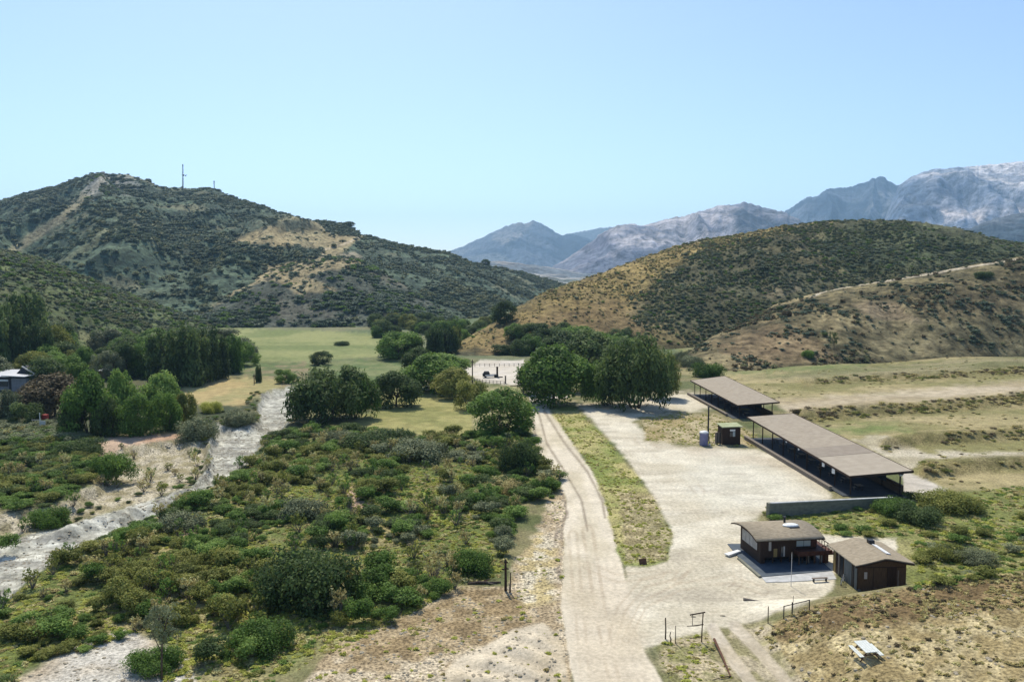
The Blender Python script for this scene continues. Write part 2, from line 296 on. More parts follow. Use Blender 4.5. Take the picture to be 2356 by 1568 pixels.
def hit(px,py):
    """where the line of sight meets the ground sheet"""
    z=0.
    for _ in range(12):
        p=gz(px,py,z); z=float(gh(np.float64(p[0]),np.float64(p[1])))
    return gz(px,py,z)
x=X.ravel(); y=Y.ravel(); z=Z.ravel(); PX,PY=proj(x,y,z)
n1=fbm(x/7,y/7,4,101); n2=fbm(x/1.6,y/1.6,3,102); n3=fbm(x/30,y/30,3,103); nE=(fbm(x/2.5,y/2.5,4,104)-.5)
col=np.empty((len(x),3)); gr=np.full(len(x),.5)
def C(*c): return np.array(c)
col[:]=lerp(C(.1,.115,.045),C(.2,.18,.09),ss(n1,.35,.65)[:,None])
ids=np.zeros(len(x),int)
def layer(P,c1,c2,soft=3,amp=10,g=.5,nn=n1,wt=1,idn=None,lo=.35,hi=.65,sd=None):
    d=(polyd(PX,PY,P) if sd is None else sd)+nE*2*amp
    k=d>-soft-1
    m=(ss(d[k],-soft,soft)*wt)[:,None]
    c=lerp(C(*c1),C(*c2),ss(nn[k],lo,hi)[:,None])
    col[k]=lerp(col[k],c,m); gr[k]=lerp(gr[k],g,m[:,0])
    if idn is not None: ids[np.where(k)[0][d[k]>0]]=idn
far=PY<830
col[far]=lerp(C(.1,.13,.06),C(.17,.17,.09),ss(n3[far],.35,.65)[:,None])
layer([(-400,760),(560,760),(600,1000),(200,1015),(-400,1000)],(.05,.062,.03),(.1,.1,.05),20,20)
layer(FIELD,(.2,.185,.075),(.33,.275,.14),12,10,.5,fbm(x/22,y/9,4,302))
layer([(1560,800),(1760,838),(2000,835),(1980,850),(1700,860),(1560,850)],(.14,.17,.06),(.2,.2,.085),8,8)
layer([(1700,870),(1850,855),(2356,812),(2500,800),(2500,850),(2356,850),(1900,872)],(.16,.16,.07),(.25,.22,.12),6,8,.6,fbm(x/25,y/3,3,300))
layer(PALE_ROAD,(.33,.27,.17),(.44,.37,.26),9,9,.3,fbm(x/18,y/8,4,303),.9)
for q in ([(1850,985),(2060,968),(2100,990),(1960,1000)],): layer(q,(.15,.18,.06),(.22,.21,.09),10,14)
layer([(1960,1010),(2040,1000),(2120,1040),(2356,1038),(2356,1048),(2130,1055),(2090,1080)],(.34,.3,.2),(.46,.41,.3),5,8,.6)
for P,wd,hh in BERMS: layer(None,(.12,.105,.04),(.22,.18,.08),10,10,.8,n2,.85,sd=wd-lined(PX,PY,P,90))
layer(SLOPE,(.15,.165,.05),(.26,.24,.1),6,8,.7)
layer(GRAV_R,(.44,.4,.33),(.5,.46,.39),3,3,.2)
layer(MEADOW,(.15,.18,.065),(.24,.25,.1),3,4,.3,fbm(x/28,y/22,5,201))
layer(FIELD2,(.1,.14,.05),(.17,.19,.08),10,12,.4)
layer([(560,855),(700,832),(720,870),(640,893),(560,870)],(.1,.13,.05),(.22,.18,.1),5,10,.6)
layer(LAWN,(.2,.2,.07),(.28,.26,.1),7,12,.3)
layer([(1085,890),(1200,885),(1222,940),(1224,1000),(1090,1000)],(.2,.2,.08),(.3,.27,.14),8,8)
layer(OCHRE,(.36,.28,.13),(.28,.25,.11),5,8,.3)
layer(SCRUB2,(.055,.065,.028),(.12,.12,.05),6,10,.9)
layer(SCRUB,(.12,.145,.04),(.28,.24,.11),10,16,.8,n1,1,None,.35,.7)
layer(SANDBAR,(.26,.225,.13),(.43,.38,.27),6,10,.8,n2)
layer(RIVER,(.32,.31,.25),(.5,.49,.41),3,7,.6,fbm(x/8,y/2.2,4,210),1,3)
for q in BARE: layer(q,(.36,.25,.17),(.42,.31,.22),4,6,.25)
layer(LUSH,(.19,.235,.05),(.28,.3,.085),10,12,.6)
layer(ORANGE,(.4,.26,.17),(.46,.34,.24),3,3,.3)
layer(CLEAR,(.28,.22,.12),(.34,.28,.16),3,3,.3)
layer(GREEN_BL,(.13,.15,.05),(.26,.23,.11),12,14,.8)
layer(BARE_BL,(.4,.33,.23),(.46,.43,.36),8,12,.6)
layer(GRAVEL_BL,(.34,.265,.16),(.5,.42,.29),8,14,.95,n2)
layer(BANK_DARK,(.23,.17,.09),(.36,.28,.165),14,10,.9,n2)
layer([(1190,1300),(1240,1220),(1280,1250),(1275,1380),(1210,1390)],(.42,.34,.17),(.52,.46,.33),14,14,1.,n2)
layer(FURROW,(.42,.35,.235),(.52,.45,.33),6,6,.3)
layer(WEEDS,(.2,.19,.08),(.38,.32,.2),14,12,.8,n2)
layer(MOUND,(.27,.21,.1),(.4,.33,.18),6,5,.8,n2)
layer(MULCH,(.15,.105,.05),(.27,.195,.095),18,12,.9,n2)
layer(DRYFIELD,(.3,.24,.12),(.38,.32,.19),6,6,.7)
layer(PARK,(.5,.45,.36),(.55,.5,.42),1.5,1.5,.12,n1,1,4)
layer(LOT,(.47,.42,.31),(.58,.53,.41),6,9,.3,fbm(x/9,y/5,4,220),1,2)
layer([(1640,1035),(1790,1080),(1880,1140),(1760,1160),(1640,1180),(1560,1100)],(.52,.49,.39),(.58,.55,.45),25,15,.25,n1,.7)
layer(TRACK,(.26,.23,.12),(.4,.34,.23),5,6,.6,n2,.9)
layer(ROAD_FAR,(.46,.42,.35),(.52,.48,.41),1.5,1.5,.12,n1,1,1)
layer(ROAD,(.49,.43,.31),(.57,.505,.385),4,5,.2,fbm(x/2.5,y/14,4,230),1,1)
layer([(1300,1330),(1420,1300),(1470,1420),(1500,1568),(1380,1640),(1320,1500)],(.45,.38,.27),(.52,.45,.34),30,16,.25,n1,.6)
for P in RUTS: layer(None,(.42,.36,.26),(.5,.44,.34),3,2,.2,n1,.95,5,sd=13-lined(PX,PY,P)*1.0)
layer(ISLAND,(.18,.21,.055),(.35,.31,.13),5,9,.8,n1,1,0)
layer([(1420,1130),(1500,1135),(1545,1228),(1530,1285),(1440,1290)],(.2,.16,.085),(.4,.33,.2),10,10,1.,n2,.8)
ids[polyd(PX,PY,ISLAND)>0]=0
# wheel ruts and washed lines on the road
for P,wd in (([(1238,945),(1258,1020),(1300,1085),(1338,1150),(1352,1220)],2.2),([(1226,950),(1236,1040),(1270,1090),(1296,1140),(1303,1180),(1290,1220)],2.0),([(1252,945),(1300,1020),(1352,1085),(1385,1150),(1392,1190)],2.6)):
    d=lined(PX,PY,P)+nE*3; m=ss(d,wd+2.,wd*.3)*.75; col=lerp(col,C(.22,.18,.13)[None],m[:,None])
for P,wd in (([(1300,1140),(1305,1180),(1292,1230),(1290,1290)],5),([(1262,1180),(1285,1200),(1275,1260),(1290,1330)],6)):
    d=lined(PX,PY,P)+nE*14; m=ss(d,wd,wd*.2)*ss(n2,.45,.6)*.7; col=lerp(col,C(.2,.16,.12)[None],m[:,None])
for P,wd,k_ in (([(1352,1220),(1365,1300),(1380,1400),(1400,1500),(1420,1600)],7,.3),([(1318,1230),(1325,1320),(1335,1420),(1350,1600)],6,.25),([(1400,1500),(1430,1400),(1480,1340),(1560,1320),(1640,1260),(1680,1180)],6,.22),([(1440,1470),(1480,1390),(1560,1350),(1680,1330),(1760,1360)],5,.22),([(1560,1330),(1620,1230),(1610,1130),(1540,1060),(1470,1010)],6,.18),([(1640,1400),(1700,1340),(1690,1260)],5,.2),([(1350,1300),(1420,1330),(1520,1320)],5,.2)):
    for off in (-wd*1.6,wd*1.6):
        d=np.abs(lined(PX,PY,P)-abs(off))+nE*3; m=ss(d,wd*.9,wd*.2)*k_*ss(n1,.3,.55); col=lerp(col,C(.36,.29,.2)[None],m[:,None])
# drift lines in the riverbed and on the gravel yard
rv=fbm(x/10+2*n1,y/1.2,3,240); m=(ids==3)*ss(rv,.55,.66)*.7; col=lerp(col,C(.2,.19,.16)[None],m[:,None])
rv=fbm(x/6+2*n1,y/1.3,3,241); m=(ids==2)*ss(rv,.62,.72)*.35; col=lerp(col,C(.3,.26,.2)[None],m[:,None])
m=(ids==2)*ss(n3*.6+n1*.4,.56,.68)*.35; col=lerp(col,C(.38,.31,.22)[None],m[:,None])
rgba=np.concatenate([np.clip(col,0,1),np.ones((len(x),1))],1)
nr,nc=X.shape; I=np.arange(nr*nc).reshape(nr,nc)
quads=np.stack([I[:-1,:-1],I[:-1,1:],I[1:,1:],I[1:,:-1]],-1).reshape(-1,4)
fid=np.round(np.median(ids[quads],axis=1)).astype(int)
V3=np.stack([x,y,z],1)
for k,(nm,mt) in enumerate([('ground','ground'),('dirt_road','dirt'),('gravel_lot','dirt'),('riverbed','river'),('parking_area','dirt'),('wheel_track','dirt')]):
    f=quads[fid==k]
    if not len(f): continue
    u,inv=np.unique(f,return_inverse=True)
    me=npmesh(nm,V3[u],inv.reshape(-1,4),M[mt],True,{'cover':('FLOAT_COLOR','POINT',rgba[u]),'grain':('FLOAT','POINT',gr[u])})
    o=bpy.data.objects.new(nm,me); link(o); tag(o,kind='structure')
# ------------------------------------------------------------------ hills and mountains
def hill(name,ridge,Yr,Yf,mat,paint,back=.8,ncol=420,nrow=130,gul=.12,gk=(60,1.2),convex=1.25,z0=-2.,seed=1,rough=.0,rk=120.):
    rp=np.array(ridge,float); px=np.linspace(rp[0,0],rp[-1,0],ncol); rpy=np.interp(px,rp[:,0],rp[:,1])
    rpy=rpy+rough*(fbm(px/9,px*0,4,seed)-.5)*2
    yr=np.interp(px,*zip(*Yr)) if isinstance(Yr,list) else np.full(ncol,float(Yr)); yf=np.interp(px,*zip(*Yf)) if isinstance(Yf,list) else np.full(ncol,float(Yf))
    a=(px-1178)/F; b=-(rpy-784)/F; u=a/(cP+b*sP); T=(-sP+b*cP)/(cP+b*sP)
    t=np.concatenate([np.linspace(0,1,nrow),np.linspace(1,1+back,nrow//3)[1:]])
    TT,UU=np.meshgrid(t,u,indexing='ij'); YY=yf[None]+(yr-yf)[None]*TT
    XX=YY*UU; zr=(T*yr+H)[None]
    S=np.where(TT<=1,1-(1-np.minimum(TT,1))**convex,1-((TT-1)/max(back,.01))**1.6*1.05)
    ZZ=z0+(zr-z0)*S
    g=1-np.abs(2*fbm(XX/gk[0]+.6*fbm(XX/gk[0],YY/gk[0],2,seed+9),YY/(gk[0]*gk[1]*2.5),4,seed+5)-1)
    g2=fbm(XX/rk,YY/rk,4,seed+7)-.5
    env=np.sin(np.pi*np.clip(TT,0,1))**.8
    ZZ=ZZ+(zr-z0)*env*(gul*(g-.8)+gul*.9*g2)
    ok=zr[0]>1
    with np.errstate(divide='ignore',invalid='ignore'):
        s=np.where(ZZ>.25*np.maximum(zr,1),(T[None]*YY+H)/np.maximum(ZZ,.01),9)
    s=np.min(s,axis=0); s=np.where(ok,np.clip(s,.5,1.6),1); ZZ=np.where(ZZ>0,ZZ*s[None],ZZ)
    xx,yy,zz=XX.ravel(),YY.ravel(),ZZ.ravel(); qx,qy=proj(xx,yy,zz)
    c,gn=paint(qx,qy,xx,yy,zz,TT.ravel())
    nr,nc=XX.shape; I=np.arange(nr*nc).reshape(nr,nc)
    q=np.stack([I[:-1,:-1],I[:-1,1:],I[1:,1:],I[1:,:-1]],-1).reshape(-1,4)
    me=npmesh(name,np.stack([xx,yy,zz],1),q,mat,True,{'cover':('FLOAT_COLOR','POINT',np.concatenate([np.clip(c,0,1),np.ones((len(xx),1))],1)),'grain':('FLOAT','POINT',gn)})
    o=bpy.data.objects.new(name,me); link(o); tag(o,kind='structure')
    return dict(X=XX,Y=YY,Z=ZZ,px=qx.reshape(XX.shape),py=qy.reshape(XX.shape),T=TT)
def mixc(c,m,d): return lerp(c,C(*d)[None],m[:,None])
def pn(qx,qy,P,e,amp,n): return ss(polyd(qx,qy,P)+amp*n,-e,e)
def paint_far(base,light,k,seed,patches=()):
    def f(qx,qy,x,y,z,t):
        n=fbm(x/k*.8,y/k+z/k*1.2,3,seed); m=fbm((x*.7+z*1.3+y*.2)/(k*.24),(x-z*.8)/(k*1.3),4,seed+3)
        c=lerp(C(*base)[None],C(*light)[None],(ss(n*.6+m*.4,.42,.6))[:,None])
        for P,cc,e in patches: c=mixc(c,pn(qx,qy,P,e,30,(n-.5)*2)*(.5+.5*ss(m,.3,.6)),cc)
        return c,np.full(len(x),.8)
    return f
# far blue ranges
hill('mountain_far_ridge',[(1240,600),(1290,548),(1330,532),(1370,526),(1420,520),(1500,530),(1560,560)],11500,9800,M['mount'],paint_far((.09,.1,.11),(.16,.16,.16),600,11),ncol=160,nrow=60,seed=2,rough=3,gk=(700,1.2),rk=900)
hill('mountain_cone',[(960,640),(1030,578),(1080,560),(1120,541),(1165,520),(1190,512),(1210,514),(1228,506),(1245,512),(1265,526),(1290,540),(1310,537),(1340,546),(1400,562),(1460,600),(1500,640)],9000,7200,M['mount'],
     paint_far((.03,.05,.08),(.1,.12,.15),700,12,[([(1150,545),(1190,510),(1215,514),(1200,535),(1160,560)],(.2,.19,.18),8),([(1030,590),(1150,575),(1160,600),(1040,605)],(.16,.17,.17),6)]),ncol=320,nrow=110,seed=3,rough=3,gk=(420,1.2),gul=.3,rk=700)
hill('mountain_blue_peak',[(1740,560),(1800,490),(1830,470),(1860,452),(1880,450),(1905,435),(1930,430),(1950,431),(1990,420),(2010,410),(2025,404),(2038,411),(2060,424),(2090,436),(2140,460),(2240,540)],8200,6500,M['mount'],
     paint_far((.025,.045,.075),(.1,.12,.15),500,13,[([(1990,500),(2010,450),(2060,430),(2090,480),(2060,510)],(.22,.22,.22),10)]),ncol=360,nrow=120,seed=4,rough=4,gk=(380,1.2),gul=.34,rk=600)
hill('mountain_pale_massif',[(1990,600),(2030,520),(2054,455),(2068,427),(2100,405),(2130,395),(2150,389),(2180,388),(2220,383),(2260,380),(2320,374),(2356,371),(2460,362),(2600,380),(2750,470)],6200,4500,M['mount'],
     paint_far((.24,.27,.32),(.66,.61,.57),420,14,[([(2060,480),(2100,420),(2200,400),(2300,470),(2200,500)],(.1,.12,.17),30),([(2080,510),(2200,490),(2356,470),(2500,460),(2500,520),(2300,520)],(.68,.6,.55),14),([(1980,610),(2040,415),(2105,402),(2160,430),(2130,520),(2080,610)],(.1,.135,.19),26)]),ncol=420,nrow=130,seed=5,rough=3,gk=(300,1.2),gul=.38,rk=420)  # leftmost dark blue patch: shading put into the rock colour
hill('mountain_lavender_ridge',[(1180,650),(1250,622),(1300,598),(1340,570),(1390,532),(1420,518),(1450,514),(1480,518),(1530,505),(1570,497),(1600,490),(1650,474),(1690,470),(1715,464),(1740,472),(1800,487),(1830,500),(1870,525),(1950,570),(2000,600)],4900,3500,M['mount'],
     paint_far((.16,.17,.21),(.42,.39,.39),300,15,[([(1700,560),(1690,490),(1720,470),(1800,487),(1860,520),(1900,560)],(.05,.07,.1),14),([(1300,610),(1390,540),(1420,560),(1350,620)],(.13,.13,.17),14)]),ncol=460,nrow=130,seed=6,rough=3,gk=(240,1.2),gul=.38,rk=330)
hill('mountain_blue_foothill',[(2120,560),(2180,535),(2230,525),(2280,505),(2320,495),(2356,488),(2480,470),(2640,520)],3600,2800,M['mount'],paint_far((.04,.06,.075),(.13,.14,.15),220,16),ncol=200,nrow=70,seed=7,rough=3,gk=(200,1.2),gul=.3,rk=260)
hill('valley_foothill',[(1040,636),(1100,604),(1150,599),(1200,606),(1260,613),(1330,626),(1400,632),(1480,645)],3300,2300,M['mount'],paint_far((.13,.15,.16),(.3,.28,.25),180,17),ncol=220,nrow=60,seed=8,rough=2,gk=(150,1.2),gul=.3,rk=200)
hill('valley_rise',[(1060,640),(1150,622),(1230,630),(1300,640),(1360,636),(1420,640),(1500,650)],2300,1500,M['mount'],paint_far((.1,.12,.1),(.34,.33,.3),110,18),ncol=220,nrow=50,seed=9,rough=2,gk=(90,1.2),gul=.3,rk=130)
def scrubpaint(dark,mid,tan,k,seed,patches=(),tanamt=.66,lines=()):
    def f(qx,qy,x,y,z,t):
        n=fbm(x/k,y/k+z/k,4,seed); m=fbm(x/(k*.25),y/(k*.25)+z/(k*.2),4,seed+3)
        c=lerp(C(*dark)[None],C(*mid)[None],ss(m,.35,.65)[:,None]); c=mixc(c,ss(n,tanamt-.08,tanamt+.06)*.8,tan)
        for P,cc,e,wt in patches: c=mixc(c,pn(qx,qy,P,e,e*1.3,(m-.5)*2)*wt*(.8+.2*ss(n,.4,.6)),cc)
        for P,cc,wd in lines: c=mixc(c,ss(lined(qx,qy,P)+3*(m-.5),wd,wd*.5),cc)
        return c,np.full(len(x),.75)
    return f
TANH=(.33,.26,.135)
L1P=[([(520,556),(560,540),(610,520),(645,503),(690,498),(728,506),(762,538),(832,543),(806,558),(742,574),(640,570),(545,562)],TANH,5,.9),
     ([(740,575),(772,560),(832,543),(800,570),(768,600),(700,612),(610,628),(600,616),(700,596),(735,590)],(.36,.285,.15),4,.95),
     ([(775,585),(815,578),(842,595),(800,604)],(.3,.25,.17),4,.9),
     ([(-20,600),(60,545),(140,490),(200,430),(235,400),(255,408),(215,450),(160,500),(70,560),(0,610)],(.29,.25,.15),6,.85),  # tan spur ridge, its sunlight painted in as a lighter streak
     ([(120,610),(165,580),(210,552),(240,520),(250,530),(215,570),(150,606)],(.24,.24,.13),5,.7),
     ([(640,490),(720,505),(700,515),(600,520),(560,540),(580,510)],(.2,.2,.12),8,.5),([(215,398),(300,402),(330,430),(300,450),(240,440),(215,460),(190,440)],(.3,.29,.26),8,.6)]
HL1=hill('big_hill',[(-420,520),(-200,500),(-100,482),(0,461),(60,445),(130,430),(175,411),(215,399),(250,398),(300,403),(340,415),(365,429),(420,433),(480,434),(505,440),(545,458),(600,475),(640,490),(720,508),(800,518),(830,540),(900,558),(960,571),(1030,580),(1080,603),(1140,615),(1200,628),(1250,641),(1300,655),(1360,675),(1430,720)],
     [(-420,1250),(430,1150),(800,1000),(1100,1050),(1330,1250)],[(-420,540),(900,520),(1100,640),(1200,820),(1330,1000)],M['hill'],
     scrubpaint((.05,.075,.05),(.095,.13,.08),(.18,.175,.1),60,31,L1P,.66,[([(832,543),(790,562),(745,574),(742,590)],(.44,.36,.23),3)]),ncol=700,nrow=210,seed=21,rough=2.5,gul=.3,gk=(85,1.4),rk=130,convex=1.15)
HL4=hill('hill_west_spur',[(-200,640),(-60,600),(0,566),(60,532),(100,508),(140,486),(180,450),(212,415),(232,404),(262,430),(300,470),(350,530),(400,590),(440,650),(470,700)],
     [(-200,900),(232,1100),(470,900)],[(-200,560),(470,560)],M['hill'],scrubpaint((.05,.075,.05),(.095,.13,.08),(.18,.175,.1),50,36,L1P,.66),back=.35,ncol=340,nrow=150,seed=26,rough=3,gul=.22,gk=(60,1.3),rk=90,convex=1.3)
HL3=hill('knoll',[(380,752),(420,722),(470,700),(500,684),(560,650),(620,622),(700,602),(760,592),(815,596),(860,615),(920,650),(1000,700),(1060,742),(1100,760)],
     [(380,560),(620,690),(860,680),(1100,560)],[(380,512),(700,520),(1100,535)],M['hill'],
     scrubpaint((.045,.055,.042),(.08,.09,.065),(.15,.135,.09),40,41,[([(470,706),(500,680),(560,646),(620,618),(700,596),(820,592),(850,610),(790,618),(700,632),(770,668),(690,676),(620,640),(560,668),(500,700)],(.33,.265,.14),6,.9),([(600,690),(760,700),(760,730),(560,740)],(.12,.11,.08),14,.6)],.7),
     back=.6,ncol=360,nrow=120,seed=22,rough=2,gul=.2,gk=(50,1.3),rk=70,convex=1.5)
HL2=hill('near_green_hill',[(-500,520),(-250,545),(-150,560),(0,577),(60,588),(120,605),(180,630),(240,655),(300,680),(370,702),(430,728),(500,755),(560,775)],
     [(-500,430),(0,450),(560,480)],[(-500,270),(0,285),(560,420)],M['hill'],
     scrubpaint((.06,.08,.035),(.12,.145,.06),(.19,.19,.09),40,51,[([(200,620),(300,690),(280,700),(180,660)],(.15,.16,.09),10,.5)],.7),ncol=440,nrow=170,seed=23,rough=2,gul=.14,gk=(40,1.3),rk=60,convex=1.35)
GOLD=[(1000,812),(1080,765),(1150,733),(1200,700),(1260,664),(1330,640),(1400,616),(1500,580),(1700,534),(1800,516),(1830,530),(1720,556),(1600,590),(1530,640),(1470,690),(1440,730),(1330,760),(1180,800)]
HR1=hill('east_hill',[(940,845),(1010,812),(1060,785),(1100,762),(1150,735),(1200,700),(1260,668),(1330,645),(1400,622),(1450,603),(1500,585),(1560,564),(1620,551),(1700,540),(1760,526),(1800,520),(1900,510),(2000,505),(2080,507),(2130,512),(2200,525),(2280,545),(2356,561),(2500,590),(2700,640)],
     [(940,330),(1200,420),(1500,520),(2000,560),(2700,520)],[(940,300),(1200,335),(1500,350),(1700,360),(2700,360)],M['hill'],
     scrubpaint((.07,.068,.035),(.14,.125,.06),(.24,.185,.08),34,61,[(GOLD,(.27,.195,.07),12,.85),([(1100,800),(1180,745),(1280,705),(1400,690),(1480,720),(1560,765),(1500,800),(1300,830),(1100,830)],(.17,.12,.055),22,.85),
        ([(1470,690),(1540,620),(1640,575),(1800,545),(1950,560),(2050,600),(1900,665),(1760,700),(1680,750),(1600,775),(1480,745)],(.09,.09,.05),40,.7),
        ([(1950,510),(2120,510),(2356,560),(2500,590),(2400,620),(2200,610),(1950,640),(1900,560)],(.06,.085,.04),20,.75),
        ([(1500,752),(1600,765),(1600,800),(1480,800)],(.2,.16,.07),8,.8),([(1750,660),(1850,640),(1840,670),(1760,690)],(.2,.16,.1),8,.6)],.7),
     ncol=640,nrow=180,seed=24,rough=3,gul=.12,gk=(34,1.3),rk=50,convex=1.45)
HR2=hill('front_east_hill',[(1540,830),(1600,800),(1640,772),(1700,745),(1780,702),(1870,675),(1950,660),(2050,643),(2150,625),(2250,607),(2356,588),(2500,560),(2700,540)],
     [(1540,300),(1780,370),(2700,420)],[(1540,262),(1700,262),(2356,300),(2700,310)],M['hill'],
     scrubpaint((.085,.075,.038),(.18,.15,.075),(.28,.23,.12),26,71,[([(1700,840),(1640,790),(1780,740),(1900,790),(1950,830)],(.2,.135,.075),14,.6),([(2000,760),(2356,720),(2500,740),(2500,800),(2000,830)],(.15,.13,.07),16,.5),([(1960,700),(2050,690),(2120,740),(2000,735)],(.3,.23,.14),8,.7),
        ([(2100,680),(2356,640),(2500,640),(2500,740),(2300,720),(2150,740)],(.13,.1,.055),14,.5)],.62,
        [([(1865,684),(1900,668),(1960,657),(2050,644),(2150,628),(2240,612),(2340,596)],(.36,.31,.22),3.0)]),
     ncol=440,nrow=150,seed=25,rough=2,gul=.16,gk=(26,1.3),rk=36,convex=1.5,z0=-1.5)
# ------------------------------------------------------------------ foliage
def leafmesh(name,seed,n,kind,s,mat,asp=1.5,stems=0):
    g=np.random.RandomState(seed)
    def lump(k):
        L=[]
        if kind in('shrub','bigshrub'):
            for i in range(k):
                a=g.uniform(0,6.28); r=.34*g.uniform(0,1)**.6; L.append((r*math.cos(a),r*math.sin(a),.32+.36*g.uniform()*(1-r*1.2),g.uniform(.13,.24)*(1 if k<40 else .7)))
        elif kind=='dome':
            for i in range(k):
                a=g.uniform(0,6.28); e=g.uniform(-.55,1.45); r=.40*g.uniform(.6,1); L.append((r*math.cos(a)*math.cos(e),r*math.sin(a)*math.cos(e),.48+.40*math.sin(e)*g.uniform(.6,1),g.uniform(.10,.18)))
        elif kind=='weep':
            for i in range(k):
                a=g.uniform(0,6.28); r=.37*g.uniform(.15,1)**.5; top=.86*math.sqrt(max(0,1-(r/.47)**2))+.06
                for q in range(4): L.append((r*math.cos(a)+g.normal()*.015,r*math.sin(a)+g.normal()*.015,top-.1-q*.14*top,g.uniform(.065,.12)))
        elif kind=='column':
            for i in range(k):
                a=g.uniform(0,6.28); r=.3*g.uniform(0,1)**.6; h=g.uniform(.6,1.)*(1-.5*r)
                for q in range(7): L.append((r*math.cos(a),r*math.sin(a),.08+h*.86*(q+.5)/7,g.uniform(.08,.15)*(1.2-.09*q)))
        elif kind=='round':
            for i in range(k):
                v=g.normal(size=3); v/=np.linalg.norm(v); L.append((v[0]*.36,v[1]*.36,.46+v[2]*.37,g.uniform(.12,.2)))
        elif kind=='loose':
            for i in range(k):
                a=g.uniform(0,6.28); r=.36*g.uniform(0,1)**.5; L.append((r*math.cos(a),r*math.sin(a),g.uniform(.4,.92),g.uniform(.05,.12)))
        elif kind=='spray':
            for i in range(k):
                a=g.uniform(0,6.28); r=.4*g.uniform(0,1)**.5; L.append((r*math.cos(a),r*math.sin(a),.3*(1-r)+.2*g.uniform(),.13))
        return np.array(L)
    K={'shrub':26,'bigshrub':60,'dome':46,'weep':34,'column':9,'round':36,'loose':34,'spray':14}[kind]
    L=lump(K); wts=L[:,3]**2; wts/=wts.sum(); id_=g.choice(len(L),n,p=wts)
    d=g.normal(size=(n,3)); d/=np.linalg.norm(d,axis=1)[:,None]
    if kind in('shrub','bigshrub','dome','round'): d[:,2]=np.where((d[:,2]<-.2)&(g.uniform(size=n)<.6),-d[:,2],d[:,2])
    rr=g.uniform(size=n)**.3*g.uniform(.85,1.15,n)
    p=L[id_,:3]+d*(L[id_,3]*rr)[:,None]*np.array([1,1,1.0 if kind!='weep' else 1.5])
    p[:,2]=np.maximum(p[:,2],.0)
    nrm=d+g.normal(size=(n,3))*.55+np.array([0,0,.25]); nrm/=np.linalg.norm(nrm,axis=1)[:,None]
    up=g.normal(size=(n,3)); 
    if kind in('weep','column'): up=up*.35+np.array([0,0,1.])
    if kind=='spray': up=d*.8+np.array([0,0,1.])+up*.3
    t=np.cross(nrm,up); t/=np.linalg.norm(t,axis=1)[:,None]+1e-9; b=np.cross(t,nrm)
    sz=s*g.uniform(.6,1.3,n)[:,None]; w_=t*sz*.5; h_=b*sz*.5*asp
    V=np.stack([p-w_*.6-h_,p+w_*.6-h_,p+w_+h_*.3,p+h_,],1); V[:,3]=p-w_*.5+h_*.9
    V=V.reshape(-1,3); Fc=np.arange(n*4).reshape(n,4)
    if kind in('dome','weep','column','round','bigshrub'):
        zlo={'dome':.13,'weep':.17,'column':.03,'round':.05,'bigshrub':0.}[kind]
        for ax in (0,1):
            a_,b_=np.percentile(V[:,ax],[2,98]); V[:,ax]=(V[:,ax]-(a_+b_)/2)/(b_-a_)
        a_,b_=np.percentile(V[:,2],[2,99]); V[:,2]=zlo+(V[:,2]-a_)/(b_-a_)*(1-zlo)
    lt=g.uniform(-.22,.22,len(L))[id_]
    tint=np.clip(.5+lt+g.uniform(-.2,.2,n)+.12*(p[:,2]-.5),0,1)
    me=npmesh(name,V,Fc,mat,False,{'tint':('FLOAT','FACE',tint)})
    return me
def trunkmesh(name,seed,kind,mat):
    g=random.Random(seed); mb=MB(); r0=.028 if kind!='column' else .035
    def limb(p,d,ln,r,dep):
        pts=[p]; rad=[r]; q=Vector(p); dd=Vector(d).normalized()
        for i in range(4):
            dd=(dd+Vector((g.uniform(-.2,.2),g.uniform(-.2,.2),g.uniform(-.02,.16)))).normalized(); q=q+dd*ln/4; pts.append(tuple(q)); rad.append(r*(1-.19*(i+1)))
        mb.tube(pts,rad,6)
        if dep:
            for k in range(3): 
                a=g.uniform(0,6.28); j=g.choice([2,3,4]); limb(pts[j],(math.cos(a),math.sin(a),g.uniform(.3,1)),ln*.55,rad[j]*.65,dep-1)
    if kind=='multi':
        for k in range(7):
            a=k*.9+g.uniform(-.2,.2); limb((.05*math.cos(a),.05*math.sin(a),-.02),(.5*math.cos(a),.5*math.sin(a),1.1),.5,r0*.55,1)
    else:
        hh=.3 if kind=='fork' else .55
        mb.tube([(0,0,-.03),(.005,0,.03),(.01,.005,hh*.5),(0,.01,hh)],[r0*1.5,r0*1.1,r0*.9,r0*.75],9)
        for k in range(5):
            a=k*1.256+g.uniform(-.3,.3); limb((0,.01,hh*.97),(math.cos(a)*.75,math.sin(a)*.75,g.uniform(.5,1)),.36,r0*.6,1)
    me=bpy.data.meshes.new(name); me.from_pydata(mb.v,[],mb.f); me.materials.append(mat); me.polygons.foreach_set('use_smooth',[True]*len(me.polygons)); return me
LEAF={}
def leaf(kind,mat,var=0):
    k=(kind,mat,var)
    if k not in LEAF:
        n,s,a={'shrub':(2300,.043,1.4),'bigshrub':(12000,.0175,1.5),'dome':(10500,.027,1.3),'weep':(12000,.018,2.8),'column':(7000,.026,2.2),'round':(8500,.029,1.3),'loose':(1500,.028,1.6),'spray':(500,.05,3.5)}[kind]
        LEAF[k]=leafmesh('crown' if kind not in('shrub','spray','bigshrub') else 'shrub',hash((kind,var))%9999 if False else (sum(map(ord,kind))*7+var*31),n,kind,s,M['leaf_'+mat],a)
    return LEAF[k]
TRK={}
def trunk(kind,bark='bark'):
    if (kind,bark) not in TRK: TRK[kind,bark]=trunkmesh('trunk',len(TRK)+5,kind,M[bark])
    return TRK[kind,bark]
rnd=random.Random(7)
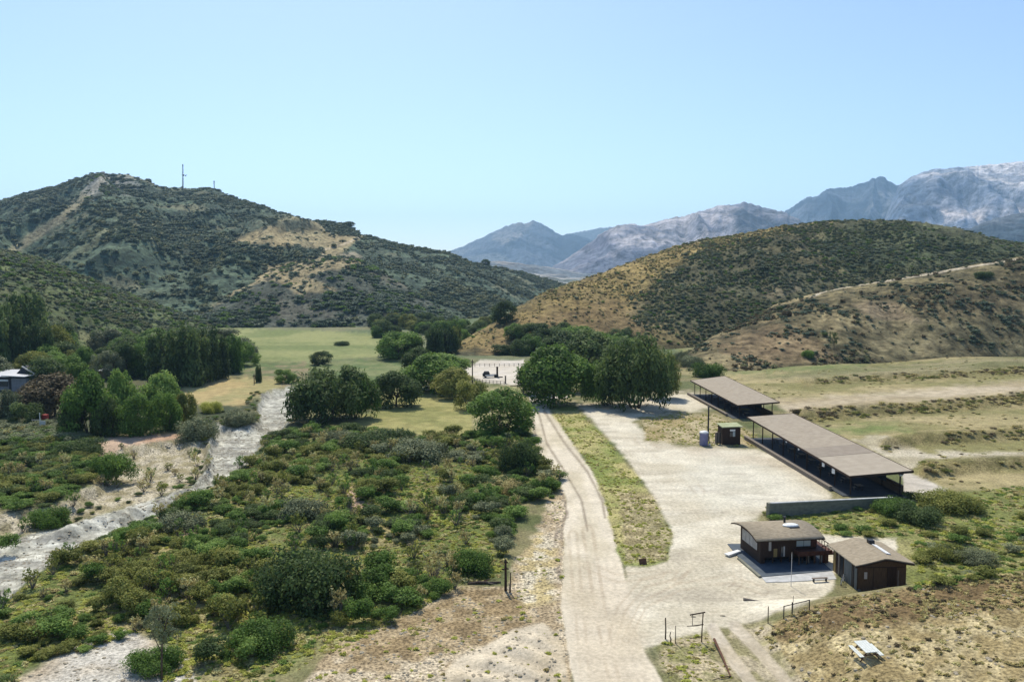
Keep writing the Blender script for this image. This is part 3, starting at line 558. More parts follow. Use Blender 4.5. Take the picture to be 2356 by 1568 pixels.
def tree_at(p,w,h,kind,mat,label,group=None,tk='fork',name='tree',cat='tree',var=0,bark='bark'):
    rz=rnd.uniform(0,6.28); t=empty(name,p,rz,label=label,cat=cat,group=group)
    o=link(bpy.data.objects.new('trunk',trunk(tk,bark))); o.parent=t; sc=min(w,h*1.1); o.scale=(sc,sc,h)
    o=link(bpy.data.objects.new('crown',leaf(kind,mat,var))); o.parent=t; o.scale=(w*1.06,w*1.06,h*1.03)
    if tk=='multi' and kind!='weep': o.location=(0,0,-.1*h); o.scale=(w*1.04,w*1.04,h*1.11)
    return t
def size(p,wp,hp):
    dep=p[1]*cP-(p[2]-H)*sP; return wp*dep/F,hp*dep/F/ (cP if True else 1)*1.0
def T(px,py,wp,hp,kind,mat,label,**k):
    p=hit(px,py); w_,h_=size(p,wp,hp); return tree_at((p[0],p[1],p[2]-.1),w_,h_,kind,mat,label,**k)
def S(px,py,wp,hp,mat,label,group=None,kind='shrub',name='shrub',var=None,surf=None):
    p=hit(px,py) if surf is None else surf; w_,h_=size(p,wp,hp); h_*=.95; kind='bigshrub' if kind=='shrub' and w_>3.6 else kind
    o=link(bpy.data.objects.new(name,leaf(kind,mat,var if var is not None else rnd.randrange(3)))); o.location=(p[0],p[1]+w_*.3,p[2]-.08*h_); o.rotation_euler=(0,0,rnd.uniform(0,6.28)); k_=1. if kind=='bigshrub' else 1.22; o.scale=(w_*k_,w_*k_*.92,h_*(.8 if kind=='bigshrub' else 1.1))
    tag(o,label,'shrub',group); return o
def TH(g,px,py,wp,hp,kind,mat,label,**k):
    p=on_hill(g,px,py); w_,h_=size(p,wp,hp); return tree_at((p[0],p[1],p[2]-.2),w_,h_,kind,mat,label,**k)
def on_hill(g,px,py):
    d=(g['px']-px)**2+(g['py']-py)**2+np.where(g['T']>1.01,1e6,0); k=np.unravel_index(np.argmin(d),d.shape); return (g['X'][k],g['Y'][k],g['Z'][k])
# trees beside the lawn and the road
T(757,968,160,116,'weep','dark','large dark drooping tree standing at the edge of the riverbed',tk='multi')
T(815,962,88,96,'weep','green','grey-green drooping tree joined to the right side of the riverbed tree',tk='multi',var=1)
T(912,934,92,76,'dome','dark','umbrella-shaped tree with a bare trunk alone on the lawn',var=1)
T(962,852,58,50,'dome','dark','small dark tree at the back left of the lawn grove',var=2)
T(992,900,105,80,'dome','green','broad green tree in the middle of the lawn grove',var=0)
T(1030,868,90,52,'dome','bright','bright green low tree at the back of the lawn grove',var=2)
T(1044,914,78,64,'dome','olive','light olive tree with a thin bare trunk beside the pale yard',var=3)
T(1086,941,66,64,'round','olive','small grey-olive tree behind the round bush by the road',var=1,tk='multi')
T(1155,999,126,101,'round','green','big round green bush-like tree on the left edge of the road',tk='multi')
T(1275,929,135,124,'dome','green','green tree spreading over the right side of the road',var=0)
T(1228,905,60,78,'dome','dark','dark narrow tree at the corner of the pale yard',var=1)
T(1326,900,62,74,'dome','bright','lighter green tree between the road tree and the big drooping one',var=2)
T(1462,938,142,152,'weep','dark','tallest dark drooping tree with many trunks over its own shade',tk='multi')
T(1392,932,84,98,'weep','green','lower drooping left half of the big dark tree group',tk='multi',var=1)
T(1522,915,66,100,'weep','olive','brownish olive drooping tree at the right end of the big tree group',tk='multi',var=2)
T(1350,862,130,95,'dome','dark','deep green tree rising behind the road trees',var=3)
T(1385,850,80,80,'dome','green','rounded tree behind the gap in the road trees',var=1)
TH(HR1,1300,838,90,60,'dome','dark','dark tree at the foot of the brown hill above the yard',var=0)
TH(HR1,1228,842,56,52,'round','green','left round tree at the foot of the brown hill',var=2)
TH(HR1,1198,832,46,46,'round','dark','small dark round tree above the pale yard',var=0)
TH(HR1,1262,806,66,50,'round','dark','upper round tree on the slope behind the yard',var=1)
TH(HR1,1318,808,90,56,'round','green','upper green tree on the slope behind the road trees',var=2)
TH(HR1,1242,788,50,44,'round','dark','highest small tree on the brown slope above the yard',var=0)
T(1000,818,34,62,'column','dark','dark slender conifer left of the pair by the far road',tk='tall')
T(1028,814,36,58,'column','dark','dark slender conifer right of the pair by the far road',tk='tall',var=1)
T(1048,805,22,50,'column','olive','thin olive poplar beside the two dark conifers',tk='tall')
T(918,826,80,60,'round','green','round tree at the left of the far tree group',var=0)
T(895,820,44,46,'round','dark','dark tree at the far left end of the far tree group',var=1)
T(952,822,40,54,'dome','dark','dark tree beside the bright conifers of the far group',var=2)
T(739,839,42,30,'round','dark','lone small round tree at the edge of the meadow',var=0)
T(657,880,44,30,'round','green','small tree on the far bank of the riverbed',var=2)
T(594,878,12,36,'column','dark','thin dark cypress on the ochre ground',tk='tall',name='cypress_tree')
p=on_hill(HR1,1161,744); w_,h_=size(p,46,50); tree_at((p[0],p[1],p[2]-.3),w_,h_,'round','dark','dark tree standing on the nose of the brown hill',tk='tall')
p=on_hill(HL1,1117,612); w_,h_=size(p,17,15); tree_at(p,w_,h_,'round','dark','single dark tree sticking up on the right ridge of the big hill')
p=on_hill(HR2,1918,805); w_,h_=size(p,26,42); tree_at(p,w_,h_,'loose','dark','sparse little tree with a thin trunk low on the front brown hill',tk='fork')
p=on_hill(HL1,803,522); w_,h_=size(p,22,12); tree_at(p,w_,h_,'round','dark','dark tuft of trees on the notch of the big hill skyline')
# left grove
T(390,880,78,112,'column','dark','tall dark tree at the left of the biggest grove',tk='tall',var=0)
T(438,884,84,122,'column','dark','tallest dark tree in the middle of the biggest grove',tk='tall',var=1)
T(484,874,72,108,'column','dark','tall dark tree at the right of the biggest grove',tk='tall',var=2)
T(527,856,50,76,'column','green','dark green tree at the right end of the biggest grove, by the meadow',tk='tall',var=3)
T(360,868,44,70,'column','green','mid green tree left of the biggest grove',tk='tall',var=1)
T(325,866,48,72,'round','green','round green tree left of the biggest grove',tk='tall',var=1)
T(292,868,54,76,'dome','dark','dark bushy tree behind the bright green clump',tk='tall',var=1)
T(262,872,44,60,'round','sage','greyish tree behind the bright green clump',tk='tall',var=2)
T(225,876,50,62,'loose','sage','pale feathery tree above the rust coloured tree',tk='tall',var=2)
T(45,850,110,162,'column','dark','tallest dark eucalyptus at the left edge',tk='tall',var=3,bark='bark_pale')
T(5,868,70,150,'column','dark','dark eucalyptus cut by the left edge of the view',tk='tall',var=0,bark='bark_pale')
T(85,862,60,110,'column','dark','dark eucalyptus right of the tallest one',tk='tall',var=1,bark='bark_pale')
T(122,850,74,98,'round','olive','fuzzy olive tree on the hillside behind the grey house',tk='tall',var=1)
T(105,892,76,66,'dome','dark','dark tree right behind the grey house',var=2)
T(160,880,60,60,'round','green','green tree above the rust coloured tree',var=0)
T(196,866,46,64,'dome','green','mid green tree between the olive and the pale feathery tree',var=3)
T(128,958,120,92,'dome','rust','wide rust coloured tree right of the grey house',var=0)
T(85,940,60,62,'dome','rust','smaller rust coloured tree beside the grey house',var=1)
T(207,998,92,138,'dome','green','tall green tree at the left of the bright clump by the path',tk='multi',var=0)
T(280,978,62,122,'dome','bright','bright green narrow tree in the clump by the riverbed',tk='multi',var=1)
T(372,962,84,100,'dome','bright','bright green round-topped tree at the top right of the clump',tk='multi',var=2)
T(318,1000,70,90,'round','green','dark-based green tree at the front of the clump',tk='multi',var=0)
T(382,990,56,86,'round','green','green tree at the right front of the clump',tk='multi',var=1)
T(250,1000,60,84,'dome','dark','dark tree at the front left of the clump',tk='multi',var=2)
T(428,968,44,64,'round','olive','olive green small tree at the right end of the clump',tk='multi',var=2)
T(165,1000,50,70,'round','dark','dark round tree at the left front of the clump beside the clearing',tk='multi',var=0)
T(18,970,60,68,'column','sage','grey-green reedy tree below the grey house',tk='tall',var=2)
T(62,978,60,52,'round','dark','dark low tree below the grey house',tk='multi',var=1)
gv=random.Random(3)
for k in range(84):
    px=gv.uniform(-60,560); py=gv.uniform(790,868)+(px<120)*25; wv=gv.uniform(40,78)
    if 8<px<60 and py>840: continue
    zn_=('far row ' if py<825 else 'near row ')+('behind the grey house' if px<110 else 'above the rust coloured tree' if px<230 else 'left of the biggest dark trees' if px<350 else 'around the biggest dark trees' if px<480 else 'at the meadow end')
    T(px,py,wv,min(wv*gv.uniform(.6,1.),py-758 if px>200 else 99),gv.choice(['round','dome','round','dome']),gv.choice(['dark','green','green','sage','olive']),'tree crowded in the left grove, %s'%zn_,group='left grove trees %s'%zn_,tk='tall',var=gv.randrange(3))
for k in range(40):
    px=gv.uniform(850,1180); py=gv.uniform(750,790)-abs(px-980)*.02; wv=gv.uniform(20,40)
    zn_='left of the conifers' if px<985 else 'around the two conifers' if px<1075 else 'by the nose of the brown hill'
    T(px,py,wv,wv*gv.uniform(.7,1.1),'round',gv.choice(['dark','green','olive']),'small tree at the back of the valley floor, %s'%zn_,group='small valley trees %s'%zn_,var=gv.randrange(3))
for k in range(26):
    px=gv.uniform(1150,1450); py=gv.uniform(778,838); wv=gv.uniform(34,60)
    TH(HR1,px,py,wv,wv*gv.uniform(.6,.9),gv.choice(['round','dome']),gv.choice(['dark','green','dark']),'low tree in the wooded strip at the foot of the brown hill',group='low trees at the foot of the brown hill',var=gv.randrange(3))
# single shrubs one can point to
for a in [(693,1408,205,165,'dark','largest dark green bush in the middle of the thicket'),
 (1083,1322,88,68,'green','rounded green bush with a shaded base beside the two dark posts'),
 (1198,1088,86,96,'dark','tall dark bush right of the thicket beside the road'),
 (936,1402,80,52,'green','small round green bush at the edge of the gravel bank'),
 (592,1502,128,84,'green','wide leafy bush at the bottom of the thicket'),
 (478,1530,84,72,'dark','dark green bush left of the wide leafy bush'),
 (690,1200,100,62,'sage','blue-grey bush in the middle of the thicket'),
 (960,1062,120,62,'sage','blue-grey bush mound behind the thicket by the lawn'),
 (862,1040,136,58,'dark','long dark bush on the lawn side of the thicket'),
 (770,1020,70,36,'sage','low grey bush at the edge of the lawn'),
 (404,1222,90,46,'sage','blue-green bush leaning over the riverbed'),
 (446,1014,80,66,'sage','grey-green bush at the front right of the bright tree clump'),
 (480,950,46,34,'yellow','yellow-green bush on the sand beside the ochre field'),
 (545,980,70,46,'sage','pale sparse bush on the sandbar fork'),
 (1268,1132,50,42,'green','small bush right at the bend of the road'),
 (1160,1135,90,40,'dry','dry grassy bush with a red stem near the bend of the road'),
 (2128,1208,100,54,'dark','dark bush on the slope below the concrete wall'),
 (2075,1190,90,48,'green','green bush in front of the right end of the concrete wall'),
 (2205,1180,120,52,'olive','olive bush at the top of the right slope'),
 (1635,868,64,44,'green','green bush behind the far long shelter'),
 (1594,846,50,36,'sage','grey bush left behind the far long shelter'),
 (1568,838,34,40,'sage','thin grey bush beside the big drooping trees'),
 (1831,957,24,22,'rust','small rust brown bush between the two long shelters'),
 (248,1098,80,72,'green','green bush at the tip of the sandbar'),
 (98,1216,78,58,'green','green bush standing in the riverbed near the left edge'),
 (10,1268,50,48,'green','bush in the riverbed cut by the left edge'),
 (172,1052,90,50,'dark','dark bush right of the left bank thicket'),
 (785,795,32,14,'dark','tiny dark bush on the meadow'),
 (2255,1300,90,34,'sage','grey brush on the slope right of the small cabin'),
 (2190,1292,80,40,'olive','olive brush beside the small cabin')]:
    S(*a)
for a in [(1861,823,26,24,'green','round green bush low on the front brown hill'),(1898,774,18,14,'dark','dark bush on the bare side of the front brown hill'),(1795,716,16,16,'dark','left of the small bushes on the ridge of the front brown hill'),(1810,728,22,20,'rust','brown bush under the ridge of the front brown hill'),(2270,640,36,22,'dark','dark bush high on the front brown hill')]:
    S(*a,surf=on_hill(HR2,a[0],a[1]))
p=hit(372,1562)
t=empty('young_tree',p,0,label='thin young tree with a bare leaning trunk in the bottom left',cat='tree')
mb=MB(); mb.tube([(0,0,-.2),(.05,0,1.5),(.15,0,3.2),(.55,0,4.8),(1.0,.1,6.0)],[.1,.08,.065,.045,.02],7)
for q in ([(.1,0,2.2),(-.5,.2,3.2),(-.9,.2,4.2)],[(.2,0,3.4),(.9,-.2,4.0),(1.5,-.2,4.3)],[(.4,0,4.3),(-.2,.1,5.1),(-.4,.1,5.9)]): mb.tube(q,[.04,.03,.012],5)
mb.build('trunk',M['bark'],t,True)
o=link(bpy.data.objects.new('crown',leaf('loose','sage',5))); o.parent=t; o.location=(.3,0,1.6); o.scale=(3.8,3.2,4.8)
S(340,1552,110,60,'green','leafy green bush around the foot of the thin young tree')
# ---------------- scattering
cellw=(Y*du[None])*np.gradient(ys)[:,None]*(np.abs(U)<.9)
def sample(n,mask,seed,mind=0.):
    g=np.random.RandomState(seed); wt=(cellw*mask).ravel(); wt=wt/wt.sum(); k=g.choice(len(wt),n,p=wt)
    yy=Y.ravel()[k]; xx=X.ravel()[k]; dy=np.gradient(ys)[np.clip(k//nc0,0,len(ys)-1)]
    xx=xx+g.uniform(-.5,.5,n)*yy*du[k%nc0]; yy=yy+g.uniform(-.5,.5,n)*dy
    if mind>0:
        keep=[]; grid={}
        for i in range(n):
            c=(int(xx[i]//mind),int(yy[i]//mind)); ok=True
            for a in (-1,0,1):
                for b in (-1,0,1):
                    for j in grid.get((c[0]+a,c[1]+b),()):
                        if (xx[i]-xx[j])**2+(yy[i]-yy[j])**2<mind*mind: ok=False;break
                    if not ok:break
                if not ok:break
            if ok: grid.setdefault(c,[]).append(i); keep.append(i)
        xx,yy=xx[keep],yy[keep]
    return xx,yy,gh(xx,yy)
nc0=len(us)
PXG,PYG=PX.reshape(Z.shape),PY.reshape(Z.shape)
IDG=ids.reshape(Z.shape)
def pm(P,e=4,lo=0): return ss(polyd(PX,PY,P),lo-e,lo+e).reshape(Z.shape)
PROTO={}
def protocol(key,meshes):
    if key not in PROTO:
        c=bpy.data.collections.new(key)
        for i,me in enumerate(meshes): c.objects.link(bpy.data.objects.new('%s_%02d'%(key,i),me))
        PROTO[key]=c
    return PROTO[key]
def scatter(name,coll,x,y,z,sx,sz,label,cat,seed=1,kinds=None,tilt=0.):
    g=np.random.RandomState(seed); n=len(x); me=bpy.data.meshes.new(name); me.vertices.add(n); me.vertices.foreach_set('co',np.stack([x,y,z],1).astype(np.float32).ravel())
    a=me.attributes.new('sxy','FLOAT','POINT'); a.data.foreach_set('value',np.asarray(sx,np.float32)); a=me.attributes.new('szz','FLOAT','POINT'); a.data.foreach_set('value',np.asarray(sz,np.float32))
    a=me.attributes.new('rot','FLOAT','POINT'); a.data.foreach_set('value',g.uniform(0,6.28,n).astype(np.float32))
    m_=len(coll.objects); a=me.attributes.new('kid','INT','POINT'); a.data.foreach_set('value',(kinds if kinds is not None else g.randint(0,m_,n)).astype(np.int32))
    o=link(bpy.data.objects.new(name,me)); tag(o,label,cat,kind='stuff')
    ng=bpy.data.node_groups.new(name,'GeometryNodeTree'); ng.interface.new_socket('Geometry',in_out='INPUT',socket_type='NodeSocketGeometry'); ng.interface.new_socket('Geometry',in_out='OUTPUT',socket_type='NodeSocketGeometry')
    N=ng.nodes; L=ng.links; gi=N.new('NodeGroupInput'); go=N.new('NodeGroupOutput'); ip=N.new('GeometryNodeInstanceOnPoints'); ci=N.new('GeometryNodeCollectionInfo')
    ci.inputs['Collection'].default_value=coll; ci.inputs['Separate Children'].default_value=True; ci.inputs['Reset Children'].default_value=True
    def at(nm,ty):
        q=N.new('GeometryNodeInputNamedAttribute'); q.data_type=ty; q.inputs['Name'].default_value=nm; return q.outputs['Attribute']
    cx=N.new('ShaderNodeCombineXYZ'); s1=at('sxy','FLOAT'); L.new(s1,cx.inputs[0]); L.new(s1,cx.inputs[1]); L.new(at('szz','FLOAT'),cx.inputs[2])
    cr=N.new('ShaderNodeCombineXYZ'); L.new(at('rot','FLOAT'),cr.inputs[2])
    L.new(gi.outputs[0],ip.inputs['Points']); L.new(ci.outputs[0],ip.inputs['Instance']); ip.inputs['Pick Instance'].default_value=True
    L.new(at('kid','INT'),ip.inputs['Instance Index']); L.new(cr.outputs[0],ip.inputs['Rotation']); L.new(cx.outputs[0],ip.inputs['Scale']); L.new(ip.outputs[0],go.inputs[0])
    md=o.modifiers.new('scatter','NODES'); md.node_group=ng
    return o
g0=np.random.RandomState(5)
# the thicket between riverbed and road: the nearest shrubs are things of their own, the rest one mass
bare=1-np.maximum.reduce([pm(q) for q in BARE])
mk=(1-.72*pm([(640,1000),(860,985),(1100,1000),(1230,1010),(1240,1090),(1180,1120),(1090,1105),(960,1085),(860,1090),(760,1060)],22)*(ss(n2,.35,.55).reshape(Z.shape)))*ss(-polyd(PX,PY,RIVER),7,12).reshape(Z.shape)*pm(SCRUB,6)*bare*(1-.85*pm(LUSH))*(IDG==0)*ss(n1+.35*(n3-.5),.38,.53).reshape(Z.shape)
sx_,sy_,sz_=sample(6400,mk,11,1.35); order=np.argsort(sy_); KM=['olive','green','olive','green','dark','sage']
def kindmap(x_,y_,r):
    a=fbm(x_/13,y_/13,3,501)+r.uniform(-.09,.09,len(x_)); b=fbm(x_/9,y_/9,3,502)+r.uniform(-.07,.07,len(x_))
    kd=np.where(a>.56,np.where(r.uniform(size=len(x_))<.5,0,2),np.where(a<.42,np.where(r.uniform(size=len(x_))<.6,4,1),np.where(r.uniform(size=len(x_))<.5,3,1))); kd=np.where(b>.68,5,kd); kd=np.where((b<.33)&(r.uniform(size=len(x_))<.4),6,kd)
    return kd
NI=250
dist=sy_
for k in order[:NI]:
    mt=(KM+['bright'])[int(kindmap(sx_[k:k+1],sy_[k:k+1],g0)[0])]; s=1.3+2.9*g0.uniform()**1.6
    o=link(bpy.data.objects.new('shrub',leaf('shrub',mt,g0.randint(3)))); o.location=(sx_[k],sy_[k],sz_[k]-.15); o.rotation_euler=(0,0,g0.uniform(0,6.28)); o.scale=(s,s*g0.uniform(.8,1.1),s*g0.uniform(.42,.95))
    nm={'bright':'light green','olive':'olive green','green':'leafy green','dark':'dark green','sage':'grey-green'}[mt]
    qx,qy=proj(sx_[k],sy_[k],sz_[k]); zn='beside the riverbed' if qx<260 else 'at the thin young tree' if qx<480 and qy>1380 else 'left of the largest dark bush' if qx<600 else 'around the largest dark bush' if qx<800 else 'between largest bush and gravel bank' if qy>1280 else 'in the right part by the road'
    tag(o,'%s shrub of the near thicket, %s'%(nm,zn),'shrub','%s thicket shrubs %s'%(nm,zn))
low=[leafmesh('shrub_mass',60+i,420,'shrub',.1,M['leaf_'+m_],1.2) for i,m_ in enumerate(['olive','green','olive','green','dark','sage'])]
cl=protocol('bush',low)
mid=[leaf('shrub',m_,i%3) for i,m_ in enumerate(['olive','green','olive','green','dark','sage','bright'])]
clm=protocol('leafy',mid)
k=order[NI:]; s=1.2+3.2*g0.uniform(0,1,len(k))**1.7; scatter('thicket_scrub',clm,sx_[k],sy_[k],sz_[k]-.15,s,s*g0.uniform(.4,.85,len(k)),'dense green scrub filling the thicket between riverbed and lawn','scrub',2,kindmap(sx_[k],sy_[k],g0))
mk=pm(SCRUB2,6); a,b,c=sample(2600,mk,12,1.7); s=g0.uniform(2.2,4.,len(a)); scatter('bank_scrub',clm,a,b,c-.15,s,s*g0.uniform(.4,.65,len(a)),'dense green scrub on the left bank of the riverbed','scrub',3,np.array([0,1,2,3,4,1])[g0.randint(0,6,len(a))])
mk=pm([(-140,965),(60,962),(118,985),(200,1012),(120,1020),(-140,1015)],4); a,b,c=sample(500,mk,13,2.2); s=g0.uniform(3,5,len(a)); scatter('sage_scrub',clm,a,b,c-.2,s,s*.5,'pale grey-green scrub below the grey house','scrub',4,np.full(len(a),5))
mk=pm(SANDBAR,4)*ss(n2,.38,.58).reshape(Z.shape)*.8+pm(RIVER,3)*ss(n1,.6,.7).reshape(Z.shape)*.12; a,b,c=sample(1100,mk,14,1.1); s=g0.uniform(.9,2.3,len(a))
def twig(seed):
    g=random.Random(seed); mb=MB()
    for k in range(9):
        a=g.uniform(0,6.28); p=Vector((0,0,0)); d=Vector((math.cos(a)*.6,math.sin(a)*.6,g.uniform(.7,1.4))).normalized(); P_=[p]
        for i in range(4): d=(d+Vector((g.uniform(-.35,.35),g.uniform(-.35,.35),g.uniform(-.1,.3)))).normalized(); p=p+d*.22; P_.append(p)
        mb.tube(P_,[.022,.018,.013,.009,.004],4); q=P_[2]; e=(d+Vector((g.uniform(-1,1),g.uniform(-1,1),.3))).normalized(); mb.tube([q,q+e*.2,q+e*.36+Vector((0,0,.05))],[.011,.008,.003],4)
    me=bpy.data.meshes.new('dead_twigs'); me.from_pydata(mb.v,[],mb.f); me.materials.append(M['wood_grey']); return me
clw=protocol('deadwood',[twig(i) for i in range(4)])
mk=(pm(SCRUB,5)+pm(SCRUB2,5)*.6+pm(SANDBAR,4)*.8)*(IDG!=1)*(Y<170); a,b,c=sample(340,mk,23); s=g0.uniform(1.2,2.8,len(a)); scatter('dead_branches',clw,a,b,c-.05,s,s*g0.uniform(.6,1.1,len(a)),'bare grey twigs and dead stems sticking out of the thicket','dead wood',14)
cld=protocol('sparse',[leafmesh('sparse_bush',90+i,260,'loose',.06,M['leaf_'+m_],1.6) for i,m_ in enumerate(['olive','dry','green','dry'])])
scatter('sandbar_brush',cld,a,b,c-.1,s,s*g0.uniform(.7,1.3,len(a)),'sparse green and dry brush growing on the sandbar','brush',5)
fr=(polyd(PX,PY,RIVER)>-26)*(polyd(PX,PY,RIVER)<2)*(ids==0)*(PY>900); a,b,c=sample(240,fr.reshape(Z.shape)*1.,15,1.5); s=g0.uniform(.9,2.0,len(a)); scatter('riverbank_brush',clm,a,b,c-.1,s,s*.6,'green brush along the edges of the riverbed','brush',6)
# right slope, berms, weeds
mk=pm(SLOPE,8)*ss(n1,.5,.62).reshape(Z.shape)*(IDG==0)
mk=mk*(1-pm([(1900,1300),(1925,1240),(2105,1235),(2105,1370),(1900,1372)],3))
a,b,c=sample(200,mk,16,1.5); s=g0.uniform(1.5,3.2,len(a)); scatter('slope_brush',clm,a,b,c-.15,s,s*g0.uniform(.35,.6,len(a)),'green brush over the slope behind the cabins','brush',7,np.array([0,2,0,1,6,5,2])[g0.randint(0,7,len(a))])
clt=protocol('longgrass',[leafmesh('long_grass',170+i,170,'spray',.13,M['leaf_'+m_],3.6) for i,m_ in enumerate(['bright','green','olive','yellow','dry'])])
mk=pm(SLOPE,6)*(IDG==0)*(.15+ss(n1,.35,.6).reshape(Z.shape))*(1-pm([(1900,1300),(1925,1230),(2105,1235),(2105,1370),(1900,1372)],3)); a,b,c=sample(3200,mk,21); s=g0.uniform(.4,1.0,len(a)); scatter('slope_grass',clt,a,b,c-.05,s,s*g0.uniform(.25,.5,len(a)),'long green and yellow grass on the slope behind the cabins','grass',12,np.array([0,3,2,4,3,4,0])[g0.randint(0,7,len(a))])
mk=(pm(LUSH,8)*1.5+pm(GREEN_BL,6)*.6+pm(SCRUB,4)*.25)*(IDG==0)*(Y<170); a,b,c=sample(4200,mk,22); s=g0.uniform(.35,1.0,len(a)); scatter('thicket_grass',clt,a,b,c-.05,s,s*g0.uniform(.3,.6,len(a)),'long grass growing between the thicket shrubs','grass',13,np.array([0,3,2,4,3,4,0,4])[g0.randint(0,8,len(a))])
bm=np.maximum.reduce([ss(wd*.9-lined(PX,PY,P,80),-2,4) for P,wd,hh in BERMS]).reshape(Z.shape)
a,b,c=sample(1900,bm*ss(n1,.4,.6).reshape(Z.shape),17,1.1); s=g0.uniform(.9,2.3,len(a)); 
clb=protocol('dryshrub',[leafmesh('dry_bush',120+i,220,'shrub',.1,M['leaf_'+m_],1.4) for i,m_ in enumerate(['olive','dry','rust','dry'])])
scatter('berm_brush',clb,a,b,c-.1,s,s*g0.uniform(.35,.55,len(a)),'dry brown and green brush covering the long earth berms','brush',8)
mk=pm(FIELD,8)*ss(n1,.5,.62).reshape(Z.shape)*(1-pm(PALE_ROAD,4))*(1-bm)*(Y<420); a,b,c=sample(1100,mk,18,1.2); s=g0.uniform(.5,1.4,len(a)); scatter('field_tufts',clb,a,b,c-.1,s,s*.35,'low dry tufts scattered over the terraced field','grass',9)
clg=protocol('tuft',[leafmesh('tuft',140+i,70,'spray',.16,M['leaf_'+m_],3.2) for i,m_ in enumerate(['dry','yellow','olive','dry','rust'])])
mk=(pm(SCRUB,3)*.5*(Y<150)+pm(ISLAND,2)*.3+pm(MOUND,3)*.25+pm(MULCH,3)*.75+pm(WEEDS,6)*.35+pm(GRAVEL_BL,6)*.05*(IDG==0)+pm(GREEN_BL,6)*.8+pm(BANK_DARK,6)*.06+pm(DRYFIELD,3)*.3)*ss(n2,.3,.6).reshape(Z.shape)*(Y<190)*(IDG!=1)*(IDG!=2)
mk=mk*(1-.97*pm([(1905,1320),(1925,1240),(2085,1240),(2085,1349),(1975,1364),(1905,1350)],2))
a,b,c=sample(24000,mk,19); s=.16+.5*g0.uniform(0,1,len(a))**1.6; q=polyd(*proj(a,b,c),MOUND)>0
kd=np.where(q,np.array([0,3,4,0,3])[g0.randint(0,5,len(a))],np.array([0,1,1,3,1])[g0.randint(0,5,len(a))])
scatter('dry_grass',clg,a,b,c-.03,s,s*g0.uniform(.35,.7,len(a)),'dry and green grass tufts beside the road and on the near mound','grass',10,kd)
def rockmesh(seed):
    bm_=bmesh.new(); bmesh.ops.create_icosphere(bm_,subdivisions=2,radius=.5); g=random.Random(seed)
    for v in bm_.verts: v.co*=g.uniform(.75,1.15); v.co.z*=.6
    me=bpy.data.meshes.new('stone'); bm_.to_mesh(me); bm_.free(); me.materials.append(M['rock']); return me
clr=protocol('stones',[rockmesh(i) for i in range(4)])
mk=(pm(GRAVEL_BL,6)*.6*(IDG==0)+pm(BARE_BL,6)*.7+pm(SANDBAR,4)*.5+pm(RIVER,3)*.9+pm(MOUND,5)*.25)*ss(n2,.35,.6).reshape(Z.shape)*(Y<200); a,b,c=sample(11000,mk,20); s=.08+.36*g0.uniform(0,1,len(a))**5
scatter('loose_stones',clr,a,b,c,s,s*.8,'loose pale stones scattered over gravel and sand','stones',11)
# hillsides
def hscat(name,g,n,fn,smin,smax,label,seed,coll,kinds,flat=.6):
    r=np.random.RandomState(seed); Xh,Yh,Zh=g['X'],g['Y'],g['Z']; ar=np.abs(np.gradient(Xh,axis=1)*np.gradient(Yh,axis=0)); m=fn(g['px'],g['py'],Xh,Yh,Zh)*(g['T']<=1.0)*(Zh>gh(Xh,Yh)-.5)*ar
    wt=m.ravel()/m.sum(); k=r.choice(len(wt),n,p=wt); i,j=np.unravel_index(k,Xh.shape); i2=np.minimum(i+1,Xh.shape[0]-1); j2=np.minimum(j+1,Xh.shape[1]-1); fi=r.uniform(size=n); fj=r.uniform(size=n)
    def bl(A): return (A[i,j]*(1-fi)+A[i2,j]*fi)*(1-fj)+(A[i,j2]*(1-fi)+A[i2,j2]*fi)*fj
    s=smin+(smax-smin)*r.uniform(size=n)**2.2
    scatter(name,coll,bl(Xh),bl(Yh),bl(Zh)-.1*s,s,s*flat*r.uniform(.7,1.2,n),label,'scrub',seed,np.array(kinds)[r.randint(0,len(kinds),n)])
clh=protocol('hillbush',[leafmesh('hill_bush',200+i,130,'shrub',.17,M['leaf_'+m_],1.1) for i,m_ in enumerate(['hdark','green','holive','hgrey','dry','rust'])])
def inv(px,py,Ps):
    o=np.ones(px.shape)
    for P,e in Ps: o=o*(1-ss(polyd(px.ravel(),py.ravel(),P),-e,e).reshape(px.shape)*.96)
    return o
def f1(px,py,X_,Y_,Z_): return inv(px,py,[(L1P[0][0],9),(L1P[1][0],9),(L1P[2][0],4),(L1P[3][0],9),(L1P[4][0],6)])*(.12+ss(fbm(X_/50,Y_/50+Z_/35,4,401),.42,.6))
hscat('hill_scrub',HL1,32000,f1,1.8,8.5,'dark scrub and small trees covering the big hill',51,clh,[0,3,3,0,3,2,0,3,2])
hscat('spur_scrub',HL4,9000,f1,2.2,8,'dark scrub covering the left spur of the big hill',52,clh,[0,0,1,3,2])
hscat('knoll_scrub',HL3,3200,lambda px,py,X_,Y_,Z_:inv(px,py,[([(470,706),(500,680),(560,646),(620,618),(700,596),(820,592),(850,610),(790,618),(770,668),(690,676),(620,640),(500,700)],5)])*ss(fbm(X_/30,Y_/30,3,402),.45,.6)+.10,1.2,6.5,'scattered dark bushes on the small knoll before the big hill',53,clh,[0,0,1,3])
hscat('green_hill_scrub',HL2,15000,lambda px,py,X_,Y_,Z_:.3+ss(fbm(X_/22,Y_/22,3,403),.4,.6),1.1,4.2,'green scrub covering the near left hill',54,clh,[1,0,2,2,3,1,3,2])
DK=[(1450,760),(1470,690),(1540,620),(1640,570),(1800,535),(1950,515),(2356,565),(2500,600),(2356,640),(1900,670),(1700,760),(1600,775)]
